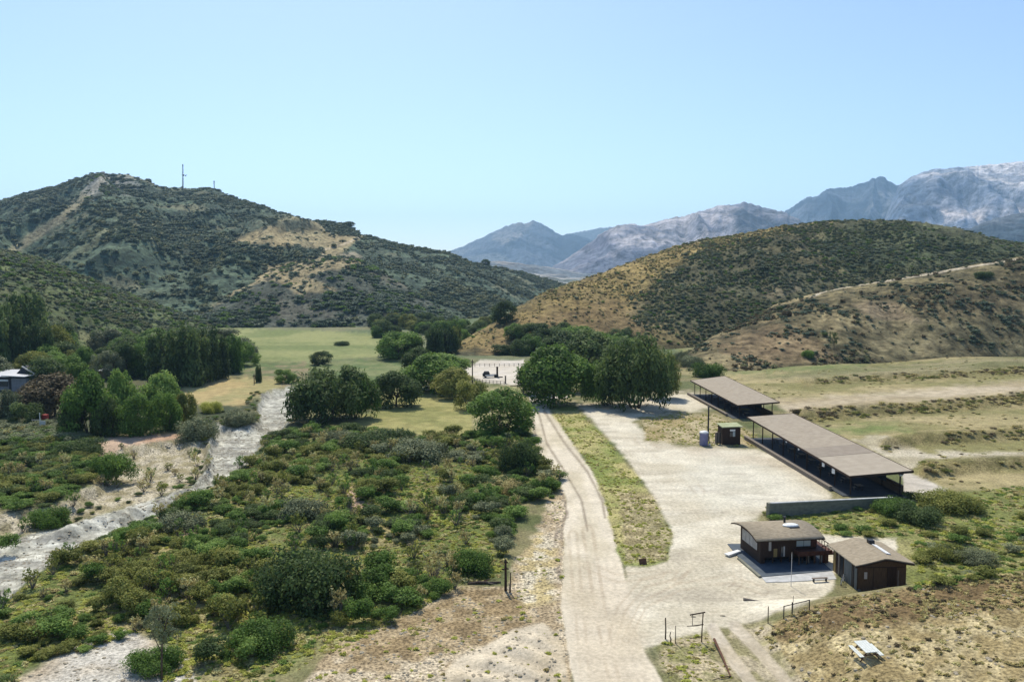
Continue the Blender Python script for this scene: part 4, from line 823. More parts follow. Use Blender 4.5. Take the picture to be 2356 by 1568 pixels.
hscat('east_hill_scrub',HR1,13000,lambda px,py,X_,Y_,Z_:.015+.95*ss(polyd(px.ravel(),py.ravel(),DK).reshape(px.shape)+110*(fbm(X_/22,Y_/22,4,420)-.5),-22,26)*(.3+ss(fbm(X_/10,Y_/10,3,404),.4,.55)),.7,3.2,'dark low scrub covering the east hill',55,clh,[3,2,3,2,2,0,3,2,1])
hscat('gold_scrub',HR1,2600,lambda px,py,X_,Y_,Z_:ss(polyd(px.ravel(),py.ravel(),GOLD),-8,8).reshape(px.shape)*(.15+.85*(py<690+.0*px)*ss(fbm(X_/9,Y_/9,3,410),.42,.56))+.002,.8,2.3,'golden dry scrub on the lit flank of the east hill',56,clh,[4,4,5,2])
hscat('front_hill_scrub',HR2,3200,lambda px,py,X_,Y_,Z_:.05+ss(fbm(X_/14,Y_/14,3,405),.5,.62),.8,3.2,'scattered dark bushes on the front brown hill',57,clh,[0,5,0,2,5])
# ------------------------------------------------------------------ buildings and things
def zg(x,y): return float(gh(np.float64(x),np.float64(y)))
# near long shelter: local frame, origin at its near left floor corner, +y away
def shelter(label,org,rz,W,L,zl0,zr0,zl1,zr1,nposts,panels,seed,roofmats,x0=1.0):
    z0=zg(*org); t=empty('range_shelter',(org[0],org[1],z0),rz,label=label,cat='shelter',group='long open shelters beside the gravel yard')
    z1=zg(org[0],org[1]+L)-z0
    def floor(y): return 0*y
    MB().box(0,W+1.2,0,L,-.6,.12).build('floor_slab',M['concrete_shaded'],t)
    # low front wall with slanted earth-coloured kerb
    MB().box(-.5,-.12,3.5,L-.3,-.6,.55).box(-.62,-.02,3.4,L-.2,.55,.63).build('front_kerb',M['wood_grey'],t)
    xl,xr=x0,W+x0
    def zt(x,y,u=0): 
        a=zl0+(zl1-zl0)*y/L; b=zr0+(zr1-zr0)*y/L; return a+(b-a)*(x-xl)/(xr-xl)-u
    ovy=1.0
    for (ya,yb,mt,dz) in roofmats:
        c=[(xl-.8,ya,zt(xl-.8,ya)+dz),(xr+.5,ya,zt(xr+.5,ya)+dz),(xr+.5,yb,zt(xr+.5,yb)+dz),(xl-.8,yb,zt(xl-.8,yb)+dz)]
        MB().slab(c,.1).build('roof',M[mt],t)
    fas=MB()
    for (ya,yb,xa,xb) in ((-ovy-.09,-ovy-.01,xl-.85,xr+.55),(L+ovy+.01,L+ovy+.09,xl-.85,xr+.55)):
        fas.slab([(xa,ya,zt(xa,ya,-.06)),(xb,ya,zt(xb,ya,-.06)),(xb,yb,zt(xb,yb,-.06)),(xa,yb,zt(xa,yb,-.06))],.34)
    for xa in (xl-.92,xr+.51):
        fas.slab([(xa,-ovy-.09,zt(xa,-ovy,-.05)),(xa+.08,-ovy-.09,zt(xa,-ovy,-.05)),(xa+.08,L+ovy+.09,zt(xa,L+ovy,-.05)),(xa,L+ovy+.09,zt(xa,L+ovy,-.05))],.3)
    fas.build('fascia',M['wood_dark'],t)
    beams=MB()
    for k in range(nposts):
        y=.4+(L-.8)*k/(nposts-1)
        for x_ in (xl,xr-.6):
            MB().box(x_-.08,x_+.08,y-.08,y+.08,.12,zt(x_,y,.3)).build('post',M['wood_dark'],t)
        beams.slab([(xl-.7,y-.07,zt(xl-.7,y,.1)),(xr+.4,y-.07,zt(xr+.4,y,.1)),(xr+.4,y+.07,zt(xr+.4,y,.1)),(xl-.7,y+.07,zt(xl-.7,y,.1))],.2)
    beams.build('rafters',M['wood_dark'],t)
    # hanging cloth behind the shooting line, with gaps; extended to darken the shaded interior
    g=random.Random(seed)
    for (ya,yb) in panels:
        MB().slab([(xr-1.4,ya,zt(xr-1.4,ya,.45)),(xr-1.34,ya,zt(xr-1.34,ya,.45)),(xr-1.34,yb,zt(xr-1.34,yb,.45)),(xr-1.4,yb,zt(xr-1.4,yb,.45))],2.0+.2*g.random()).build('shade_fill_cloth',M['screen'],t)
    # low boarded wall on the far side
    MB().box(xr-.55,xr-.4,.2,L-.2,.12,1.05).box(xr-.62,xr-.33,.15,L-.15,1.05,1.14).build('back_wall',M['wood_brown'],t)
    MB().box(W+.9,W+1.2,.3,9.,.12,1.5).build('end_wall',M['wood_brown'],t)
    return t,z0,zt
def bench(org,rz,x_,y,z,label):
    c,s=math.cos(rz),math.sin(rz)
    b=empty('shooting_bench',(org[0]+c*x_-s*y,org[1]+s*x_+c*y,z+.12),rz,label=label,cat='bench',group='shooting benches under the '+('near' if 'near' in label else 'far')+' shelter')
    MB().box(-.45,.45,-.6,.6,.72,.79).build('bench_top',M['wood_grey'],b)
    for q in ((-.35,-.45),(.35,-.45),(-.35,.45),(.35,.45)): MB().box(q[0]-.05,q[0]+.05,q[1]-.05,q[1]+.05,0,.72).build('leg',M['wood_dark'],b)
    MB().box(-.9,-.55,-.25,.25,.42,.48).box(-.78,-.68,-.06,.06,0,.42).build('stool',M['wood_grey'],b)
O1=(48.55,115.8); R1=R(2.3)
_,z1,zt1=shelter('long low shelter with pale flat roof nearest the cabins, one darker roof band',O1,R1,8.0,43,3.35,3.95,4.2,4.75,9,[(3,8.4),(8.6,14.3),(14.5,21),(21.2,27.5),(27.7,35)],1,[(-1,10.4,'roof_new',0),(10.45,16.4,'roof_seam',.03),(16.45,44,'roof',0)],1.3)
for k in range(9):
    bench(O1,R1,3.9,3.2+4.3*k,z1,'wooden shooting bench in the row under the near shelter')
O2=(50.4,181.5); R2_=R(2.5)
_,z2,zt2=shelter('farther long shelter with plain pale roof behind the brown hut',O2,R2_,8.2,38.5,3.35,3.95,3.9,4.9,8,[(5,12),(12.5,19),(19.4,26)],2,[(-1,39.5,'roof',0)],1.6)
for k in range(7):
    bench(O2,R2_,4.2,3.2+4.8*k,z2,'wooden shooting bench in the row under the far shelter')
def loc(o,rz,x_,y,z): c,s=math.cos(rz),math.sin(rz); return (o[0]+c*x_-s*y,o[1]+s*x_+c*y,z)
for i,(y,hh,lb) in enumerate([(4.6,.9,'white paper hanging from the roof edge nearest the cabins'),(8.2,.75,'white paper hanging second from the near end of the shelter'),(18,.45,'small white paper hanging midway along the near shelter'),(23.5,.4,'tiny white paper hanging near the far end of the near shelter')]):
    p=loc(O1,R1,.55,y,z1+zt1(.55,y,.2)-hh)
    tg=empty('target_paper',p,R1+.4,label=lb,cat='paper'); MB().box(-.02,.02,-hh*.32,hh*.32,0,hh*.85).build('sheet',M['white'],tg); MB().box(-.01,.01,-.01,.01,hh*.85,hh+.02).build('string',M['metal_dark'],tg)
# second small lamp like globe under the near shelter roof
p=loc(O1,R1,8.35,-.4,z1+zt1(8.35,-.4,.35)); tg=empty('hanging_globe',p,0,label='white half-round globe under the right roof corner of the near shelter',cat='lamp')
bm_=bmesh.new(); bmesh.ops.create_uvsphere(bm_,u_segments=16,v_segments=8,radius=.32)
for v in bm_.verts: v.co.z=v.co.z*.7-.25 if v.co.z<0 else v.co.z*.25-.25
me=bpy.data.meshes.new('globe'); bm_.to_mesh(me); bm_.free(); me.materials.append(M['white']); o=link(bpy.data.objects.new('globe',me)); o.parent=tg
MB().box(-.36,.36,-.1,.1,-.2,.0).build('bracket',M['metal_dark'],tg)
# concrete wall
a_=(34.66,105.4); b_=(53.6,111.0); ang=math.atan2(b_[1]-a_[1],b_[0]-a_[0]); ln=math.hypot(b_[0]-a_[0],b_[1]-a_[1])
t=empty('concrete_wall',(a_[0],a_[1],zg(*a_)),ang,label='long grey concrete wall sloping down to the right beside the near shelter',cat='wall')
MB().add([(0,0,-.8),(ln,0,-.8),(ln,.32,-.8),(0,.32,-.8),(0,0,1.92),(ln,0,1.15),(ln,.32,1.15),(0,.32,1.92)],[(3,2,1,0),(4,5,6,7),(0,1,5,4),(1,2,6,5),(2,3,7,6),(3,0,4,7)]).build('wall_body',M['concrete_dark'],t)
MB().add([(-.05,-.05,1.92),(ln+.05,-.05,1.15),(ln+.05,.37,1.15),(-.05,.37,1.92),(-.05,-.05,2.04),(ln+.05,-.05,1.27),(ln+.05,.37,1.27),(-.05,.37,2.04)],[(3,2,1,0),(4,5,6,7),(0,1,5,4),(1,2,6,5),(2,3,7,6),(3,0,4,7)]).build('coping',M['concrete'],t)
MB().box(-.35,0,-.05,.6,-.8,1.98).build('end_pier',M['concrete_dark'],t)
# ---- main cabin
def vault(x0,x1,y0,y1,z0,z1,rise,th,n=16,sag=0):
    mb=MB(); V=[]
    for i in range(n+1):
        s=i/n; y=y0+(y1-y0)*s; z=z0+(z1-z0)*s+rise*(1-(2*s-1)**2)
        V.append((y,z))
    for k in range(n):
        (ya,za),(yb,zb)=V[k],V[k+1]
        mb.add([(x0,ya,za),(x1,ya,za+sag),(x1,yb,zb+sag),(x0,yb,zb),(x0,ya,za-th),(x1,ya,za+sag-th),(x1,yb,zb+sag-th),(x0,yb,zb-th)],[(0,1,2,3),(7,6,5,4),(0,3,7,4),(2,1,5,6)]+([(1,0,4,5)] if k==0 else [])+([(3,2,6,7)] if k==n-1 else []))
    return mb
hx,hy=27.85,88.0; hz=zg(hx,hy); HR=R(7.5)
t=empty('cabin',(hx,hy,hz),HR,label='dark red-brown raised cabin with curved shingle roof and porch on a shade-darkened slab',cat='cabin')
W_,D_=6.7,5.4; fz=.78
def zr(y): s=(y+.8)/(D_+1.7); return 3.02-.1*s+.62*(1-(2*s-1)**2)
wl=MB()
wl.box(.42,4.05,0,.16,fz,zr(0)-.12)                     # upper front wall, left bay
wl.box(4.05,W_,.0,.16,2.86,zr(0)-.12).box(4.05,4.2,.0,.16,fz,2.86).box(W_-.72,W_,.0,.16,1.7,2.86)
wl.box(4.2,W_-.72,.0,.16,1.62,1.82)
for (xa,xb) in ((0.,.16),(W_-.16,W_)):
    n=10
    for k in range(n):
        ya=.16+(D_-.16)*k/n; yb=.16+(D_-.16)*(k+1)/n; a1=zr(ya)-.12; b1=zr(yb)-.12
        wl.add([(xa,ya,.1),(xb,ya,.1),(xb,yb,.1),(xa,yb,.1),(xa,ya,a1),(xb,ya,a1),(xb,yb,b1),(xa,yb,b1)],[(3,2,1,0),(4,5,6,7),(0,1,5,4),(1,2,6,5),(2,3,7,6),(3,0,4,7)])
wl.box(.16,W_-.16,D_-.16,D_,.1,zr(D_)-.12)
wl.box(-.0,.42,.0,.16,.1,zr(0)-.12)
wl.box(.16,W_-.16,1.3,1.42,.1,2.9)
wl.build('wall',M['wood_dark'],t)
MB().box(.2,W_-.2,.16,D_-.16,fz-.02,fz+.1).build('floor',M['wood_dark'],t)
MB().box(4.25,W_+.1,.05,.9,.1,.14).build('storage_floor',M['slab'],t)
vault(-.85,W_+.5,-.8,D_+.9,3.02,2.92,.62,.1).build('roof',M['shingle'],t,True)
vault(-.89,W_+.54,-.84,D_+.94,2.9,2.8,.62,.08).build('roof_edge',M['wood_dark'],t)
# front details
o=MB().box(1.55,1.98,-.03,.0,fz+.02,1.75).build('ochre_board',M['wood_ochre'],t)
for (xa,xb,za,zb,mt) in ((2.42,2.7,.82,1.98,'glass_dark'),(2.7,2.88,.82,1.98,'panel_pale'),(.95,1.25,1.55,2.75,'panel_pale')):
    f=MB().box(xa-.05,xb+.05,-.035,-.001,za-.05,zb+.05).build('window',M['wood_dark'],t); MB().box(xa,xb,-.05,-.036,za,zb).build('pane',M[mt],f)
f=MB().box(4.2,W_-.72,.03,.1,1.82,2.86).build('window',M['wood_dark'],t)
for (xa,xb,mt) in ((4.27,5.1,'glass'),(5.16,5.93,'glass')): MB().box(xa,xb,.0,.028,1.88,2.8).build('pane',M[mt],f)
MB().box(W_-.66,W_-.1,-.02,-.001,1.75,2.72).build('shutter',M['wood_red'],t)
f=MB().box(-.04,-.001,.7,4.9,1.3,2.75).build('side_window',M['wood_dark'],t)
for k in range(4): MB().box(-.07,-.041,.76+1.03*k,1.72+1.03*k,1.36,2.68).build('pane',M['panel_pale'],f)
for k in range(7):
    xa=.5+k*1.02
    if xa<4.1: MB().box(xa-.07,xa+.07,.05,.19,.0,fz).build('stilt',M['wood_dark'],t)
MB().box(.42,4.0,1.1,1.2,.05,fz).build('skirting_panel',M['metal_dark'],t)
# porch deck
dk=MB().box(4.0,W_+1.3,-1.05,-.02,1.12,1.62).build('porch_deck',M['wood_red'],t)
MB().add([(W_+1.3,-1.05,1.12),(W_+2.1,-.85,1.12),(W_+1.3,.6,1.12),(W_+1.3,-1.05,1.34),(W_+2.1,-.85,1.2),(W_+1.3,.6,1.34)],[(2,1,0),(3,4,5),(0,1,4,3),(1,2,5,4),(2,0,3,5)]).build('ramp_edge',M['wood_red'],t)
MB().box(W_+.02,W_+1.3,-.02,2.8,1.12,1.62).build('side_deck',M['wood_red'],t)
r_=MB(); r_.box(W_+.05,W_+1.3,-1.03,-.97,2.12,2.2)
for k in range(4): xa=W_+.08+.39*k; r_.box(xa,xa+.05,-1.02,-.97,1.62,2.12)
r_.box(W_+1.24,W_+1.3,-.97,2.7,2.12,2.2)
for k in range(6): r_.box(W_+1.25,W_+1.3,-.6+.6*k,-.55+.6*k,1.62,2.12)
r_.build('railing',M['wood_dark'],t)
for xa in (4.1,5.0,5.9,6.6,7.3): MB().box(xa,xa+.09,-.95,-.86,.1,1.12).build('deck_post',M['wood_brown'],t)
for k,(xa,mt) in enumerate(((4.7,'wood_dark'),(5.45,'wood_grey'),(6.2,'wood_red'),(7.0,'panel_pale'))): MB().box(xa,xa+.14,-.5,-.4,.1,1.1).build('stored_plank',M[mt],t)
MB().box(7.15,7.75,-.7,-.1,.1,1.05).build('locker',M['wood_red'],t)
# roof furniture
zc=zr(3.3); MB().tube([(4.55,3.6,zr(3.6)-.15),(4.55,3.6,zr(3.6)+.62)],.13,12).tube([(4.55,3.6,zr(3.6)+.58),(4.55,3.6,zr(3.6)+.7)],[.19,.19],12).build('chimney_pipe',M['metal_dark'],t)
bm_=bmesh.new(); bmesh.ops.create_uvsphere(bm_,u_segments=24,v_segments=10,radius=1); 
for v in bm_.verts: v.co=Vector((v.co.x*.95,v.co.y*.6,max(v.co.z,-.25)*.22))
me=bpy.data.meshes.new('skylight'); bm_.to_mesh(me); bm_.free(); me.materials.append(M['white']); me.polygons.foreach_set('use_smooth',[True]*len(me.polygons)); o=link(bpy.data.objects.new('skylight',me)); o.parent=t; o.location=(4.6,2.2,zr(2.2)+.05)
MB().box(4.15,5.35,1.44,1.62,zr(1.5)-.04,zr(1.5)+.1).build('skylight_curb',M['metal_dark'],t)
# slab with shade in its colour, kerb, bright apron
t=empty('patio_slab',(26.1,89.6,zg(26.4,87)),0,label='concrete patio slab, darkened by painted shade, in front of the dark cabin',cat='patio')
def rel(P): return [(x_-26.1,y_-89.6) for x_,y_ in P]
MB().prism(rel([(26.75,84.05),(35.1,85.9),(35.0,94.8),(26.0,94.8),(26.05,89.7)]),-.5,.1).build('slab_body',M['slab'],t)
MB().prism(rel([(26.45,83.95),(26.75,84.05),(26.05,89.7),(25.75,89.7)]),-.5,.2).build('kerb',M['concrete_dark'],t)
MB().prism(rel([(26.8,82.6),(29,82.75),(34.6,83.5),(35.1,85.85),(26.8,84.0)]),-.5,.06).build('bright_apron',M['concrete'],t)
t=empty('fuel_can',(25.7,91.2,zg(25.7,91.2)),.6,label='white upturned boat-like tray beside the left wall of the dark cabin',cat='tray')
MB().add([(-1.0,-.28,0),(1.0,-.2,0),(1.0,.2,0),(-1.0,.28,0),(-1.2,-.4,.28),(1.1,-.3,.34),(1.1,.3,.34),(-1.2,.4,.28)],[(3,2,1,0),(4,5,6,7),(0,1,5,4),(1,2,6,5),(2,3,7,6),(3,0,4,7)]).build('tray_hull',M['white'],t,bev=.05)
t.name='upturned_tray'
t=empty('low_bench',(32.6,82.9,zg(32.6,82.9)),R(8),label='low dark bench on the bright apron before the dark cabin',cat='bench')
MB().box(-.85,.85,-.16,.16,.36,.42).build('seat',M['wood_grey'],t)
for xa in (-.7,.7): MB().box(xa-.05,xa+.05,-.13,.13,0,.36).build('leg',M['metal_dark'],t)
p=gz(1820,1348); t=empty('flagpole',(p[0],p[1],zg(p[0],p[1])),0,label='thin white pole standing before the bright apron of the dark cabin',cat='pole')
MB().tube([(0,0,-.3),(0,0,3.5)],[.035,.03],8).build('shaft',M['metal_pale'],t); MB().tube([(0,0,3.5),(0,0,3.6)],[.07,.05],8).build('cap',M['wood_grey'],t)
# ---- small cabin
cx_,cy_=35.5,80.3; cz=zg(cx_,cy_)-.1; CR=R(2)
t=empty('small_cabin',(cx_,cy_,cz),CR,label='small brown cabin with a drooping gable roof right of the dark cabin',cat='cabin')
W2,D2=5.0,5.9
def zg2(x_):   # roof section across: left eave low, ridge at 55 %, right eave
    u=(x_+.55)/(W2+1.1); return 2.95+.72*(1-abs(u-.52)/.52)**1.15 if u<.52 else 3.12+.55*(1-(u-.52)/.48)**1.1
xs=[-.55+(W2+1.1)*k/14 for k in range(15)]
mb=MB(); me2=MB()
for k in range(14):
    a,b=xs[k],xs[k+1]; za,zb=zg2(a),zg2(b)
    mb.add([(a,-.55,za),(b,-.55,zb),(b,D2+.5,zb-.08),(a,D2+.5,za-.08),(a,-.55,za-.1),(b,-.55,zb-.1),(b,D2+.5,zb-.18),(a,D2+.5,za-.18)],[(0,1,2,3),(7,6,5,4),(1,0,4,5),(3,2,6,7)]+([(0,3,7,4)] if k==0 else [])+([(2,1,5,6)] if k==13 else []))
    me2.add([(a,-.6,za-.1),(b,-.6,zb-.1),(b,-.5,zb-.1),(a,-.5,za-.1),(a,-.6,za-.26),(b,-.6,zb-.26),(b,-.5,zb-.26),(a,-.5,za-.26)],[(0,1,2,3),(7,6,5,4),(1,0,4,5),(3,2,6,7)])
mb.build('roof',M['shingle'],t); me2.build('fascia',M['wood_dark'],t)
wl=MB()
for k in range(14):
    a=max(xs[k],0); b=min(xs[k+1],W2)
    if b-a<.01: continue
    for (ya,yb) in ((0,.14),(D2-.14,D2)):
        za,zb=zg2(a)-.13,zg2(b)-.13; wl.add([(a,ya,-.4),(b,ya,-.4),(b,yb,-.4),(a,yb,-.4),(a,ya,za),(b,ya,zb),(b,yb,zb-.05),(a,yb,za-.05)],[(3,2,1,0),(4,5,6,7),(0,1,5,4),(2,3,7,6)])
wl.box(0,.14,.14,D2-.14,-.4,zg2(0)-.16).box(W2-.14,W2,.14,D2-.14,-.4,zg2(W2)-.16); wl.build('wall',M['wood_brown'],t)
for k,(ya,yb,mt) in enumerate(((.2,.75,'panel_grey'),(.95,1.2,'metal_dark'),(1.4,3.1,'panel_grey'),(3.4,4.1,'metal_dark'),(4.3,4.6,'wood_grey'),(4.7,5.1,'wood_dark'),(5.2,5.7,'wood_ochre'))): MB().box(-.05,-.001,ya,yb,.0,2.62).build('side_panel',M[mt],t)
MB().box(1.55,1.6,-.03,-.001,-.2,2.55).box(3.0,3.05,-.03,-.001,-.2,2.55).box(.5,W2-.2,-.035,-.001,2.5,2.58).build('batten',M['wood_dark'],t)
MB().box(3.05,4.0,-.025,-.001,-.1,2.5).build('door',M['wood_dark'],t); MB().box(4.12,4.25,-.03,-.001,.3,2.2).build('door_post',M['wood_grey'],t)
MB().box(.62,.92,-.05,-.001,1.35,2.05).build('notice_board',M['metal_pale'],t)
MB().box(-.02,.28,-.16,-.02,-.4,.25).build('footing',M['panel_grey'],t)
MB().slab([(3.45,1.2,zg2(3.45)+.1),(3.95,1.2,zg2(3.95)+.1),(3.95,4.3,zg2(3.95)+.05),(3.45,4.3,zg2(3.45)+.05)],.1).build('skylight_strip',M['white'],t)
MB().box(3.25,3.85,4.4,5.0,zg2(3.5)-.1,zg2(3.5)+.35,0,.1).build('roof_vent',M['metal_dark'],t)
# bicycle leaning beside the small cabin
def wheel(mb,c,r,tube=.03,axis='x'):
    n=22
    pts=[(c[0],c[1]+r*math.cos(2*math.pi*k/n),c[2]+r*math.sin(2*math.pi*k/n)) for k in range(n+1)]; mb.tube(pts,tube,6); return mb
p=gz(1938,1343); t=empty('bicycle',(p[0],p[1],zg(p[0],p[1])),R(-35),label='pale bicycle lying against the left side of the small cabin',cat='bicycle')
for yy in (-.55,.55):
    w0=wheel(MB(),(0,yy,.34),.33,.028).build('wheel',M['tyre'],t); sp=MB()
    for k in range(6): a=k*math.pi/6; sp.tube([(0,yy-.3*math.cos(a),.34-.3*math.sin(a)),(0,yy+.3*math.cos(a),.34+.3*math.sin(a))],.006,4)
    sp.build('spokes',M['metal_pale'],w0)
MB().tube([(0,-.55,.34),(0,-.1,.33),(0,-.25,.85),(0,-.55,.34)],.022,6).tube([(0,-.1,.33),(0,.38,.82),(0,-.25,.8)],.022,6).tube([(0,.55,.34),(0,.36,.95)],.022,6).build('frame',M['metal_pale'],t)
MB().tube([(-.28,.3,1.0),(0,.36,.98),(.28,.3,1.0)],.018,6).build('handlebar',M['metal_dark'],t); MB().box(-.08,.08,-.4,-.14,.88,.94).build('saddle',M['metal_dark'],t)
# ---- hut, tank, lamp post in the yard
p=gz(1662,1023); t=empty('brown_hut',(p[0],p[1],zg(p[0],p[1])),R(3),label='small dark brown hut with a mossy flat roof behind the gravel yard',cat='hut')
MB().box(0,3.5,0,3.0,-.2,3.3).build('wall',M['wood_dark'],t); MB().slab([(-.2,-.35,3.52),(3.8,-.35,3.62),(3.8,3.3,3.75),(-.2,3.3,3.65)],.16).build('roof',M['green_roof'],t)
f=MB().box(1.25,2.6,-.06,-.001,1.5,3.05).build('window',M['wood_dark'],t); MB().box(1.4,2.45,-.08,-.061,2.65,2.98).build('blind',M['white'],f); MB().box(1.4,1.88,-.08,-.061,1.6,2.55).build('pane',M['glass_dark'],f); MB().box(1.98,2.45,-.08,-.061,1.6,2.55).build('pane',M['glass'],f)
MB().box(-.45,-.25,.2,.35,-.1,2.4).box(-.9,-.8,.3,.4,-.1,2.7).build('side_posts',M['metal_dark'],t); MB().box(-1.3,-.2,.5,.56,.2,2.3).build('side_fence',M['wood_grey'],t)
p=gz(1619,1024); t=empty('water_tank',(p[0],p[1],zg(p[0],p[1])),0,label='lavender blue upright tank with a white domed lid at the yard edge',cat='tank')
MB().tube([(0,0,-.05),(0,0,.05),(0,0,2.25),(0,0,2.3),(0,0,2.42)],[.72,.8,.82,.86,.86],24).build('tank_body',M['tank'],t,True); MB().tube([(0,0,2.42),(0,0,2.6),(0,0,2.78),(0,0,2.86)],[.9,.84,.55,.12],24).build('lid',M['white'],t,True)
MB().tube([(.8,-.1,1.7),(1.05,-.1,1.6),(1.05,-.1,.3),(1.5,-.5,.02)],.07,6).build('drain_pipe',M['metal_dark'],t); MB().box(.85,1.2,-.5,-.2,-.02,.4).build('valve_box',M['metal_pale'],t)
p=gz(1629,1014); t=empty('tall_pole',(p[0],p[1],zg(p[0],p[1])),0,label='tall black pole standing right behind the lavender tank',cat='pole')
MB().tube([(0,0,-.3),(0,0,6.7)],[.17,.15],10).build('shaft',M['metal_dark'],t); MB().tube([(0,0,6.7),(0,0,6.85)],[.22,.2],10).build('cap',M['metal_dark'],t)
# ---- picnic table on the mound
p=hit(1992,1508); t=empty('picnic_table',p,R(28),label='white picnic table with one bench visible, tilted on the dry mound',cat='picnic table')
t.rotation_euler=(R(3),R(-2),R(6)); t.scale=(1.12,.9,1.05)
tp=MB()
for k in range(5): tp.box(-.46+.185*k,-.46+.185*k+.172,-1.0,1.0,.74,.79)
tp.build('table_top',M['table_top'],t)
for sx in (-1,1):
    b=MB(); xa=.72*sx
    for q in (-.15,.01): b.box(xa+q,xa+q+.145,-1.0,1.0,.43,.475)
    b.build('bench_seat',M['table_top'],t)
for yy in (-.7,.7):
    for sx in (-1,1):
        MB().add([(sx*.2-.05,yy-.03,.735),(sx*.2+.05,yy-.03,.735),(sx*.2+.05,yy+.03,.735),(sx*.2-.05,yy+.03,.735),(sx*.72-.05,yy-.03,-.05),(sx*.72+.05,yy-.03,-.05),(sx*.72+.05,yy+.03,-.05),(sx*.72-.05,yy+.03,-.05)],[(0,1,2,3),(7,6,5,4),(1,0,4,5),(2,1,5,6),(3,2,6,7),(0,3,7,4)]).build('leg',M['rust'],t)
    MB().box(-.85,.85,yy+.031,yy+.07,.36,.43).build('cross_beam',M['rust'],t)
MB().box(-.04,.04,-.66,.66,.5,.58).build('brace',M['rust'],t)
# ---- posts, frames and fences at the bottom
def postset(name,label,cat,base,parts,rz=0,mat='wood_dark',group=None):
    p=hit(*base); t=empty(name,p,rz,label=label,cat=cat,group=group)
    for nm,pts,r,mt in parts: MB().tube(pts,r,7).build(nm,M[mt],t)
    return t,p
def m_at(px,py): p=hit(px,py); return (p[1]*cP-(p[2]-H)*sP)/F
k_=m_at(1165,1358)
postset('weathered_post','thick dark weathered post with a cross cap at the gravel edge, left of a pair','post',(1163,1358),[('shaft',[(0,0,-.3),(.02,0,1.0),(0,0,2.75)],[.16,.14,.12],'wood_dark'),('crossbar',[(-.4,0,2.3),(.35,0,2.32)],.07,'wood_dark'),('cap',[(0,0,2.72),(.02,0,3.1),(-.03,0,3.35)],[.1,.16,.05],'wood_dark')])
postset('weathered_post','thinner dark post at the gravel edge, right of a pair','post',(1174,1362),[('shaft',[(0,0,-.3),(.03,0,1.2),(.02,0,2.1)],[.07,.06,.05],'wood_dark'),('stub',[(-.12,0,-.2),(-.1,0,.9)],.05,'wood_grey')])
p=hit(1118,1342); t=empty('fallen_log',p,R(5),label='dark fallen log and branches lying left of the two weathered posts',cat='log')
MB().tube([(-1.9,0,.1),(-.8,.1,.16),(.4,-.05,.13),(1.6,.1,.1)],[.09,.16,.14,.08],8).build('trunk',M['bark'],t); MB().tube([(-.4,.1,.2),(.4,.5,.25),(1.1,.6,.12)],[.07,.05,.02],6).build('branch',M['wood_red'],t); MB().tube([(.2,-.1,.15),(.6,-.5,.2),(1.2,-.5,.06)],[.06,.05,.02],6).build('branch',M['wood_grey'],t)
postset('stake','tall dark stake left of the broken wooden frame','stake',(1531,1469),[('shaft',[(0,0,-.2),(.02,0,.9),(-.02,0,1.95)],[.07,.06,.05],'wood_dark')])
postset('stake','short crooked stake between tall stake and broken frame','stake',(1542,1477),[('shaft',[(0,0,-.2),(.06,0,.3),(-.04,0,.6),(.02,0,.95)],[.05,.06,.04,.04],'wood_dark')])
postset('stake','thin straight stake left of the broken frame','stake',(1554,1479),[('shaft',[(0,0,-.2),(0,0,1.6)],[.04,.03],'wood_dark')])
postset('broken_frame','broken upright wooden frame at the start of the wheel track','frame',(1614,1476),[('post',[(0,0,-.3),(.03,0,1.2),(.1,0,2.65)],[.06,.05,.05],'wood_brown'),('post',[(-.8,.1,1.5),(-.8,.1,2.45)],.03,'wood_grey'),('crossbar',[(-1.05,.1,2.42),(.28,0,2.72)],[.06,.06],'wood_dark'),('crossbar',[(-1.3,.05,1.42),(-.5,.02,1.5),(.15,0,1.62)],[.03,.05,.05],'wood_dark'),('rail',[(-1.0,0,.35),(-.5,.02,.4),(0,0,.52)],[.04,.035,.035],'wood_dark')])
p=hit(1681,1557); q=hit(1643,1478); t=empty('fallen_pole',p,0,label='long rusty pole lying in the weeds left of the wheel track',cat='pole')
MB().tube([(0,0,.08),((q[0]-p[0])*.5,(q[1]-p[1])*.5,.3+(q[2]-p[2])*.5),(q[0]-p[0],q[1]-p[1],.35+q[2]-p[2])],[.06,.1,.12],8).build('shaft',M['rust'],t)
MB().tube([(0,0,.08),(-.7,-.2,.12),(-1.6,-.5,.03)],[.05,.04,.02],6).build('branch',M['wood_dark'],t)
p=hit(1767,1433); t=empty('gate_post',p,0,label='thin dark post left of the wire gate at the foot of the mound',cat='post')
MB().tube([(0,0,-.3),(0,0,1.6)],[.045,.04],7).build('shaft',M['wood_dark'],t)
p=hit(1803,1422); p2=hit(1862,1401); ang=math.atan2(p2[1]-p[1],p2[0]-p[0]); ln=math.hypot(p2[0]-p[0],p2[1]-p[1]); dz=p2[2]-p[2]
t=empty('wire_fence',p,ang,label='short wire fence with dark metal posts at the top of the wheel track',cat='fence')
for xa,hh in ((0,1.2),(.72,1.25),(ln,.9)): MB().tube([(xa,0,-.2+dz*xa/ln),(xa,0,hh+dz*xa/ln)],.05,7).build('post',M['metal_dark'],t)
MB().tube([(0,0,1.15),(ln,0,.88+dz)],.04,7).tube([(0,0,.12),(.75,0,.15+dz*.3)],.03,6).build('top_rail',M['metal_dark'],t)
wv=MB()
for k in range(14): xa=.75+(ln-.75)*k/13; wv.tube([(xa,0,.05+dz*xa/ln),(xa,0,1.0+dz*xa/ln*.95)],.008,3)
for k in range(7): wv.tube([(.75,0,.12+.14*k+dz*.3),(ln,0,.06+.13*k+dz)],.008,3)
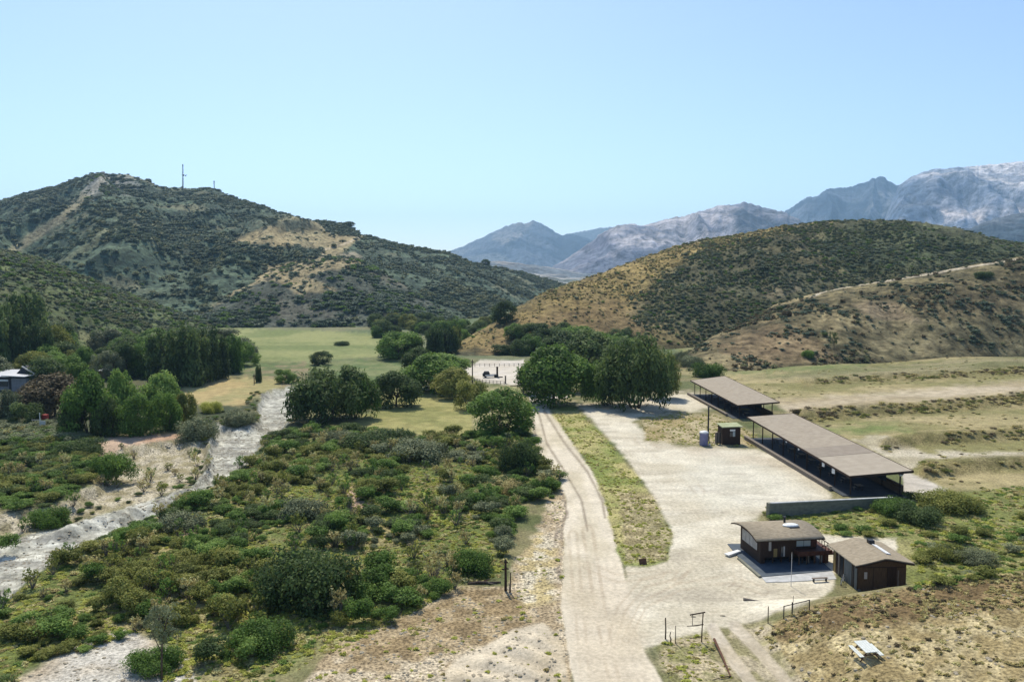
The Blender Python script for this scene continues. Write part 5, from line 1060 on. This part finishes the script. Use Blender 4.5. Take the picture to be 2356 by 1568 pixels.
wv.build('wire_mesh',M['wire'],t)
MB().tube([(.76,.05,-.1),(.82,.05,2.15)],.025,6).build('antenna_rod',M['metal'],t)
p=hit(1710,1380); t=empty('drift_branch',p,R(-14),label='long bare branch lying on the yard left of the wire gate',cat='branch')
MB().tube([(0,0,.12),(1.2,0,.08),(2.8,-.1,.05),(4.4,-.1,.05)],[.16,.07,.05,.02],6).build('stem',M['wood_grey'],t)
for (a,b,s_,lb) in ((1595,1418,.5,'dark flat stone beside the broken frame'),(1663,1416,.55,'dark stone on the track left of the green strip'),(2028,1300,.3,None)):
    if lb is None: continue
    p=hit(a,b); o=link(bpy.data.objects.new('boulder',rockmesh(int(a)))); o.location=p; o.scale=(s_,s_*.7,s_*.6); tag(o,lb,'stone')
p=hit(1585,1300-0); 
p=hit(2035-0,1770) if False else hit(1484,1782) if False else hit(1481,1300)
t=empty('rusty_sheet',(p[0],p[1]+.3,p[2]),R(15),label='small rust brown sheet leaning at the tip of the grass island',cat='metal sheet'); MB().box(-.45,.45,-.02,.02,0,.6,0,.25).build('sheet',M['rust'],t)
# ---- the pale yard: pickup, poles, barrier
p=hit(1128,868); t=empty('pickup_truck',p,R(4),label='dark pickup with a white flank parked on the pale far yard',cat='truck')
b=MB(); b.box(-2.5,2.6,-.95,.95,.45,1.0).box(-2.5,-.2,-.93,.93,1.0,1.35); b.build('body',M['metal_dark'],t,bev=.08)
MB().add([(-2.3,-.85,1.35),(-.1,-.85,1.35),(-.1,.85,1.35),(-2.3,.85,1.35),(-1.9,-.7,2.05),(-.5,-.7,2.05),(-.5,.7,2.05),(-1.9,.7,2.05)],[(3,2,1,0),(4,5,6,7),(0,1,5,4),(1,2,6,5),(2,3,7,6),(3,0,4,7)]).build('cab',M['metal_dark'],t,bev=.06)
MB().box(-1.8,-.55,-.86,-.8,1.42,1.95).build('window',M['glass_dark'],t); MB().box(-1.6,1.2,-1.0,-.95,.55,1.0).build('door',M['white'],t)
for xa in (-1.6,1.6):
    for yy in (-.85,.85): MB().tube([(xa,yy-.13,.4),(xa,yy+.13,.4)],.4,16).build('wheel',M['tyre'],t)
p=hit(1144,868); t=empty('gate_pillar',p,0,label='short thick dark pillar just right of the pickup',cat='pillar'); MB().box(-.3,.3,-.3,.3,-.2,3.3).build('shaft',M['wood_dark'],t); MB().box(-.4,1.8,-.2,.2,-.1,.3).build('base',M['wood_dark'],t); MB().box(-.38,.38,-.38,.38,3.3,3.5).build('cap',M['wood_dark'],t)
p=hit(1087,882); t=empty('utility_pole',p,0,label='tall dark utility pole at the left edge of the pale yard',cat='pole'); MB().tube([(0,0,-.4),(0,0,7.3)],[.2,.14],8).build('shaft',M['wood_dark'],t); MB().box(-.5,.5,-.06,.06,6.6,6.75).build('crossarm',M['wood_dark'],t)
p=hit(1163,882); t=empty('bollard',p,0,label='grey wooden bollard at the front edge of the pale yard',cat='bollard'); MB().box(-.22,.22,-.22,.22,-.2,2.3).build('shaft',M['wood_grey'],t); MB().box(-.27,.27,-.27,.27,2.3,2.42).build('cap',M['wood_grey'],t)
p=hit(1204,908); t=empty('road_barrier',p,R(0),label='grey horizontal barrier beam on a thick post beside the road',cat='barrier'); MB().box(-.28,.28,-.28,.28,-.2,2.4).build('post',M['wood_grey'],t); MB().box(-3.6,1.7,-.12,.12,2.42,2.62).build('beam',M['wood_grey'],t)
def fence(pts,label,hh,mat,n):
    P=[hit(*q) for q in pts]; t=empty('rail_fence',P[0],0,label=label,cat='fence'); L_=[Vector(q)-Vector(P[0]) for q in P]
    for i in range(len(L_)-1):
        for k in range(n+(i==len(L_)-2)):
            q=L_[i].lerp(L_[i+1],k/n); MB().box(q.x-.08,q.x+.08,q.y-.08,q.y+.08,q.z-.3,q.z+hh).build('post',M[mat],t)
    r=MB()
    for i in range(len(L_)-1):
        for f in (.5,.95): r.tube([L_[i]+Vector((0,0,hh*f)),L_[i+1]+Vector((0,0,hh*f))],.05,5)
    r.build('rail',M[mat],t)
fence([(1070,843),(1205,842)],'low pale rail fence across the back of the far yard',1.1,'wood_grey',12)
fence([(1074,874),(1110,880),(1160,884)],'low rail fence at the front left of the far yard',1.0,'wood_grey',6)
for (a,b,lb,rz) in ((987,899,'white car half hidden under the bright tree on the lawn',0),(1100,922,'white car half hidden between the olive tree and the round bush',R(20))):
    p=hit(a,b); t=empty('parked_car',p,rz,label=lb,cat='car')
    MB().box(-2.1,2.1,-.85,.85,.35,.85).build('body',M['white'],t,bev=.15); MB().add([(-1.5,-.78,.85),(1.3,-.78,.85),(1.3,.78,.85),(-1.5,.78,.85),(-1.0,-.65,1.42),(.7,-.65,1.42),(.7,.65,1.42),(-1.0,.65,1.42)],[(3,2,1,0),(4,5,6,7),(0,1,5,4),(1,2,6,5),(2,3,7,6),(3,0,4,7)]).build('cabin',M['metal_pale'],t,bev=.06)
    MB().add([(-1.3,-.79,.9),(1.1,-.79,.9),(.65,-.7,1.34),(-.95,-.7,1.34)],[(0,1,2,3)]).build('window',M['glass_dark'],t)
    for xa in (-1.3,1.3):
        for yy in (-.78,.78): MB().tube([(xa,yy-.1,.32),(xa,yy+.1,.32)],.32,14).build('wheel',M['tyre'],t)
# ---- grey house at the left edge
p=hit(30,900); t=empty('grey_house',(p[0],p[1],p[2]),R(-4),label='grey flat-fronted house with pale roofs at the left edge among trees',cat='house')
u_=m_at(30,900)
def bx(x0,x1,z0,z1,y0,y1,mt,nm): MB().box(x0*u_,x1*u_,y0,y1,z0*u_,z1*u_).build(nm,M[mt],t)
bx(-3,32,0,30,0,6,'pale_paint','front_block'); bx(-70,-3,-2,26,1.5,9,'pale_paint','left_block')
bx(-16,-4,2,26,1.2,1.49,'metal_dark','doorway'); bx(-60,-20,10,22,1.3,1.49,'glass_dark','window'); bx(-66,-18,22,26,1.2,1.45,'white','lintel')
MB().slab([(-20*u_,-1.2,38*u_),(36*u_,-1.2,36*u_),(36*u_,6.5,37*u_),(-20*u_,6.5,39*u_)],.2).build('porch_roof',M['metal_pale'],t)
MB().add([(-8*u_,3,38*u_),(34*u_,3,38*u_),(34*u_,10,38*u_),(-8*u_,10,38*u_),(6*u_,4,56*u_),(10*u_,4,56*u_),(10*u_,9,56*u_),(6*u_,9,56*u_)],[(3,2,1,0),(4,5,6,7),(0,1,5,4),(1,2,6,5),(2,3,7,6),(3,0,4,7)]).build('roof',M['metal_dark'],t)
MB().slab([(8*u_,2.7,57*u_),(11*u_,2.7,57*u_),(38*u_,2.7,41*u_),(36*u_,2.7,40*u_)][::1],.3).build('roof_edge',M['white'],t)
MB().slab([(-75*u_,.5,34*u_),(-12*u_,.5,34*u_),(-12*u_,9.5,42*u_),(-75*u_,9.5,42*u_)],.2).build('left_roof',M['metal_pale'],t)
p=hit(248,872); t=empty('garden_shed',p,0,label='small shed with a pale flat roof among trees left of the big grove',cat='shed'); MB().box(-2.5,2.5,0,4,0,2.6).build('wall',M['wood_grey'],t); MB().slab([(-3,-.5,2.8),(3,-.5,2.9),(3,4.5,3.1),(-3,4.5,3.0)],.2).build('roof',M['metal_pale'],t)
p=hit(93,990); t=empty('sign_post',p,0,label='white post with crossboard and a pale panel below the rust coloured tree',cat='sign post'); MB().tube([(0,0,-.3),(0,0,3.8)],.09,7).build('shaft',M['white'],t); MB().box(-1.8,.3,-.04,.04,2.2,2.35).build('crossboard',M['panel_pale'],t); MB().box(-.1,1.2,-.1,-.05,1.3,2.1).build('panel',M['metal_pale'],t)
p=hit(104,978); t=empty('red_box',p,0,label='red covered crate beside the white post under the rust coloured tree',cat='crate'); MB().box(-.6,.6,-.5,.5,1.4,2.4).build('crate_body',M['red'],t); 
for q in (-.5,.5): MB().box(q-.06,q+.06,-.4,.4,0,1.4).build('leg',M['wood_dark'],t)
t.name='red_crate'
p=hit(164,998); t=empty('stone_pillar',p,0,label='dark pillar with a white top at the right of the ochre clearing',cat='pillar'); MB().box(-.2,.2,-.2,.2,-.2,2.6).build('shaft',M['wood_dark'],t); MB().box(-.28,.28,-.28,.28,2.6,3.1).build('cap',M['white'],t)
p=hit(585,884); t=empty('trail_post',p,0,label='short dark post with a crossbar on the ochre ground by the thin cypress',cat='post'); MB().tube([(0,0,-.2),(0,0,3.2)],.14,7).build('shaft',M['wood_dark'],t); MB().box(-.45,.45,-.06,.06,2.4,2.65).build('crossbar',M['wood_dark'],t)
# ---- masts on the skyline
for (a,b,top,lb,big) in ((421,431,378,'tall radio mast with a round dish on the skyline of the big hill',1),(494,432,413,'short radio mast with a small head on the skyline of the big hill',0)):
    p=on_hill(HL1,a,b+3); k=(p[1]*cP-(p[2]-H)*sP)/F; hh=(b-top)*k+1
    t=empty('radio_mast',p,0,label=lb,cat='mast'); MB().tube([(-.6 if big else 0,0,-2),(0,0,hh*.5),(.4 if big else 0,0,hh)],[1.0,.75,.55] if big else [.7,.5,.45],8).build('shaft',M['metal'],t)
    if big:
        MB().tube([(.2,-.6,hh*.56),(1.6,-.9,hh*.56),(2.0,-1.0,hh*.56)],[1.9,1.5,.3],14).build('dish',M['metal_pale'],t); MB().tube([(1.4,0,hh*.54),(4.3,0,hh*.54)],.15,6).build('arm',M['metal'],t); MB().tube([(3.6,-.1,hh*.52),(5.2,-.2,hh*.57)],[.8,.35],10).build('horn',M['metal_dark'],t)
        MB().tube([(.4,0,hh-2.6),(.42,0,hh+.2)],.75,8).build('head',M['metal_dark'],t)
    else:
        MB().tube([(0,0,hh-2.2),(0,0,hh+.3)],.75,8).build('head',M['metal_dark'],t); MB().box(-1.6,.1,-.15,.15,hh-4.2,hh-3.8).build('arm',M['metal'],t)
p=on_hill(HL1,236,401); o=link(bpy.data.objects.new('boulder',rockmesh(99))); o.location=(p[0],p[1],p[2]+1); o.scale=(8,7,11); tag(o,'dark summit rock on top of the big hill','rock')
o=None
# ------------------------------------------------------------------ the air
hm=bpy.data.materials.new('haze_air'); hm.use_nodes=True; n=hm.node_tree.nodes; n.clear(); ou=n.new('ShaderNodeOutputMaterial'); pv=n.new('ShaderNodeVolumePrincipled')
pv.inputs['Color'].default_value=(.45,.73,1,1); pv.inputs['Density'].default_value=HAZE; pv.inputs['Anisotropy'].default_value=.2; hm.node_tree.links.new(pv.outputs[0],ou.inputs['Volume'])
try: hm.cycles.homogeneous_volume=True
except Exception: pass
top=max((max((v[2] for v in o_.bound_box)) for o_ in SC.objects if o_.name.startswith('mountain')),default=1200)+40
MB().box(-13800,13800,-900,13700,-12,top).build('haze',hm,kind='stuff',label='thin blue haze lying over the whole valley',cat='haze')
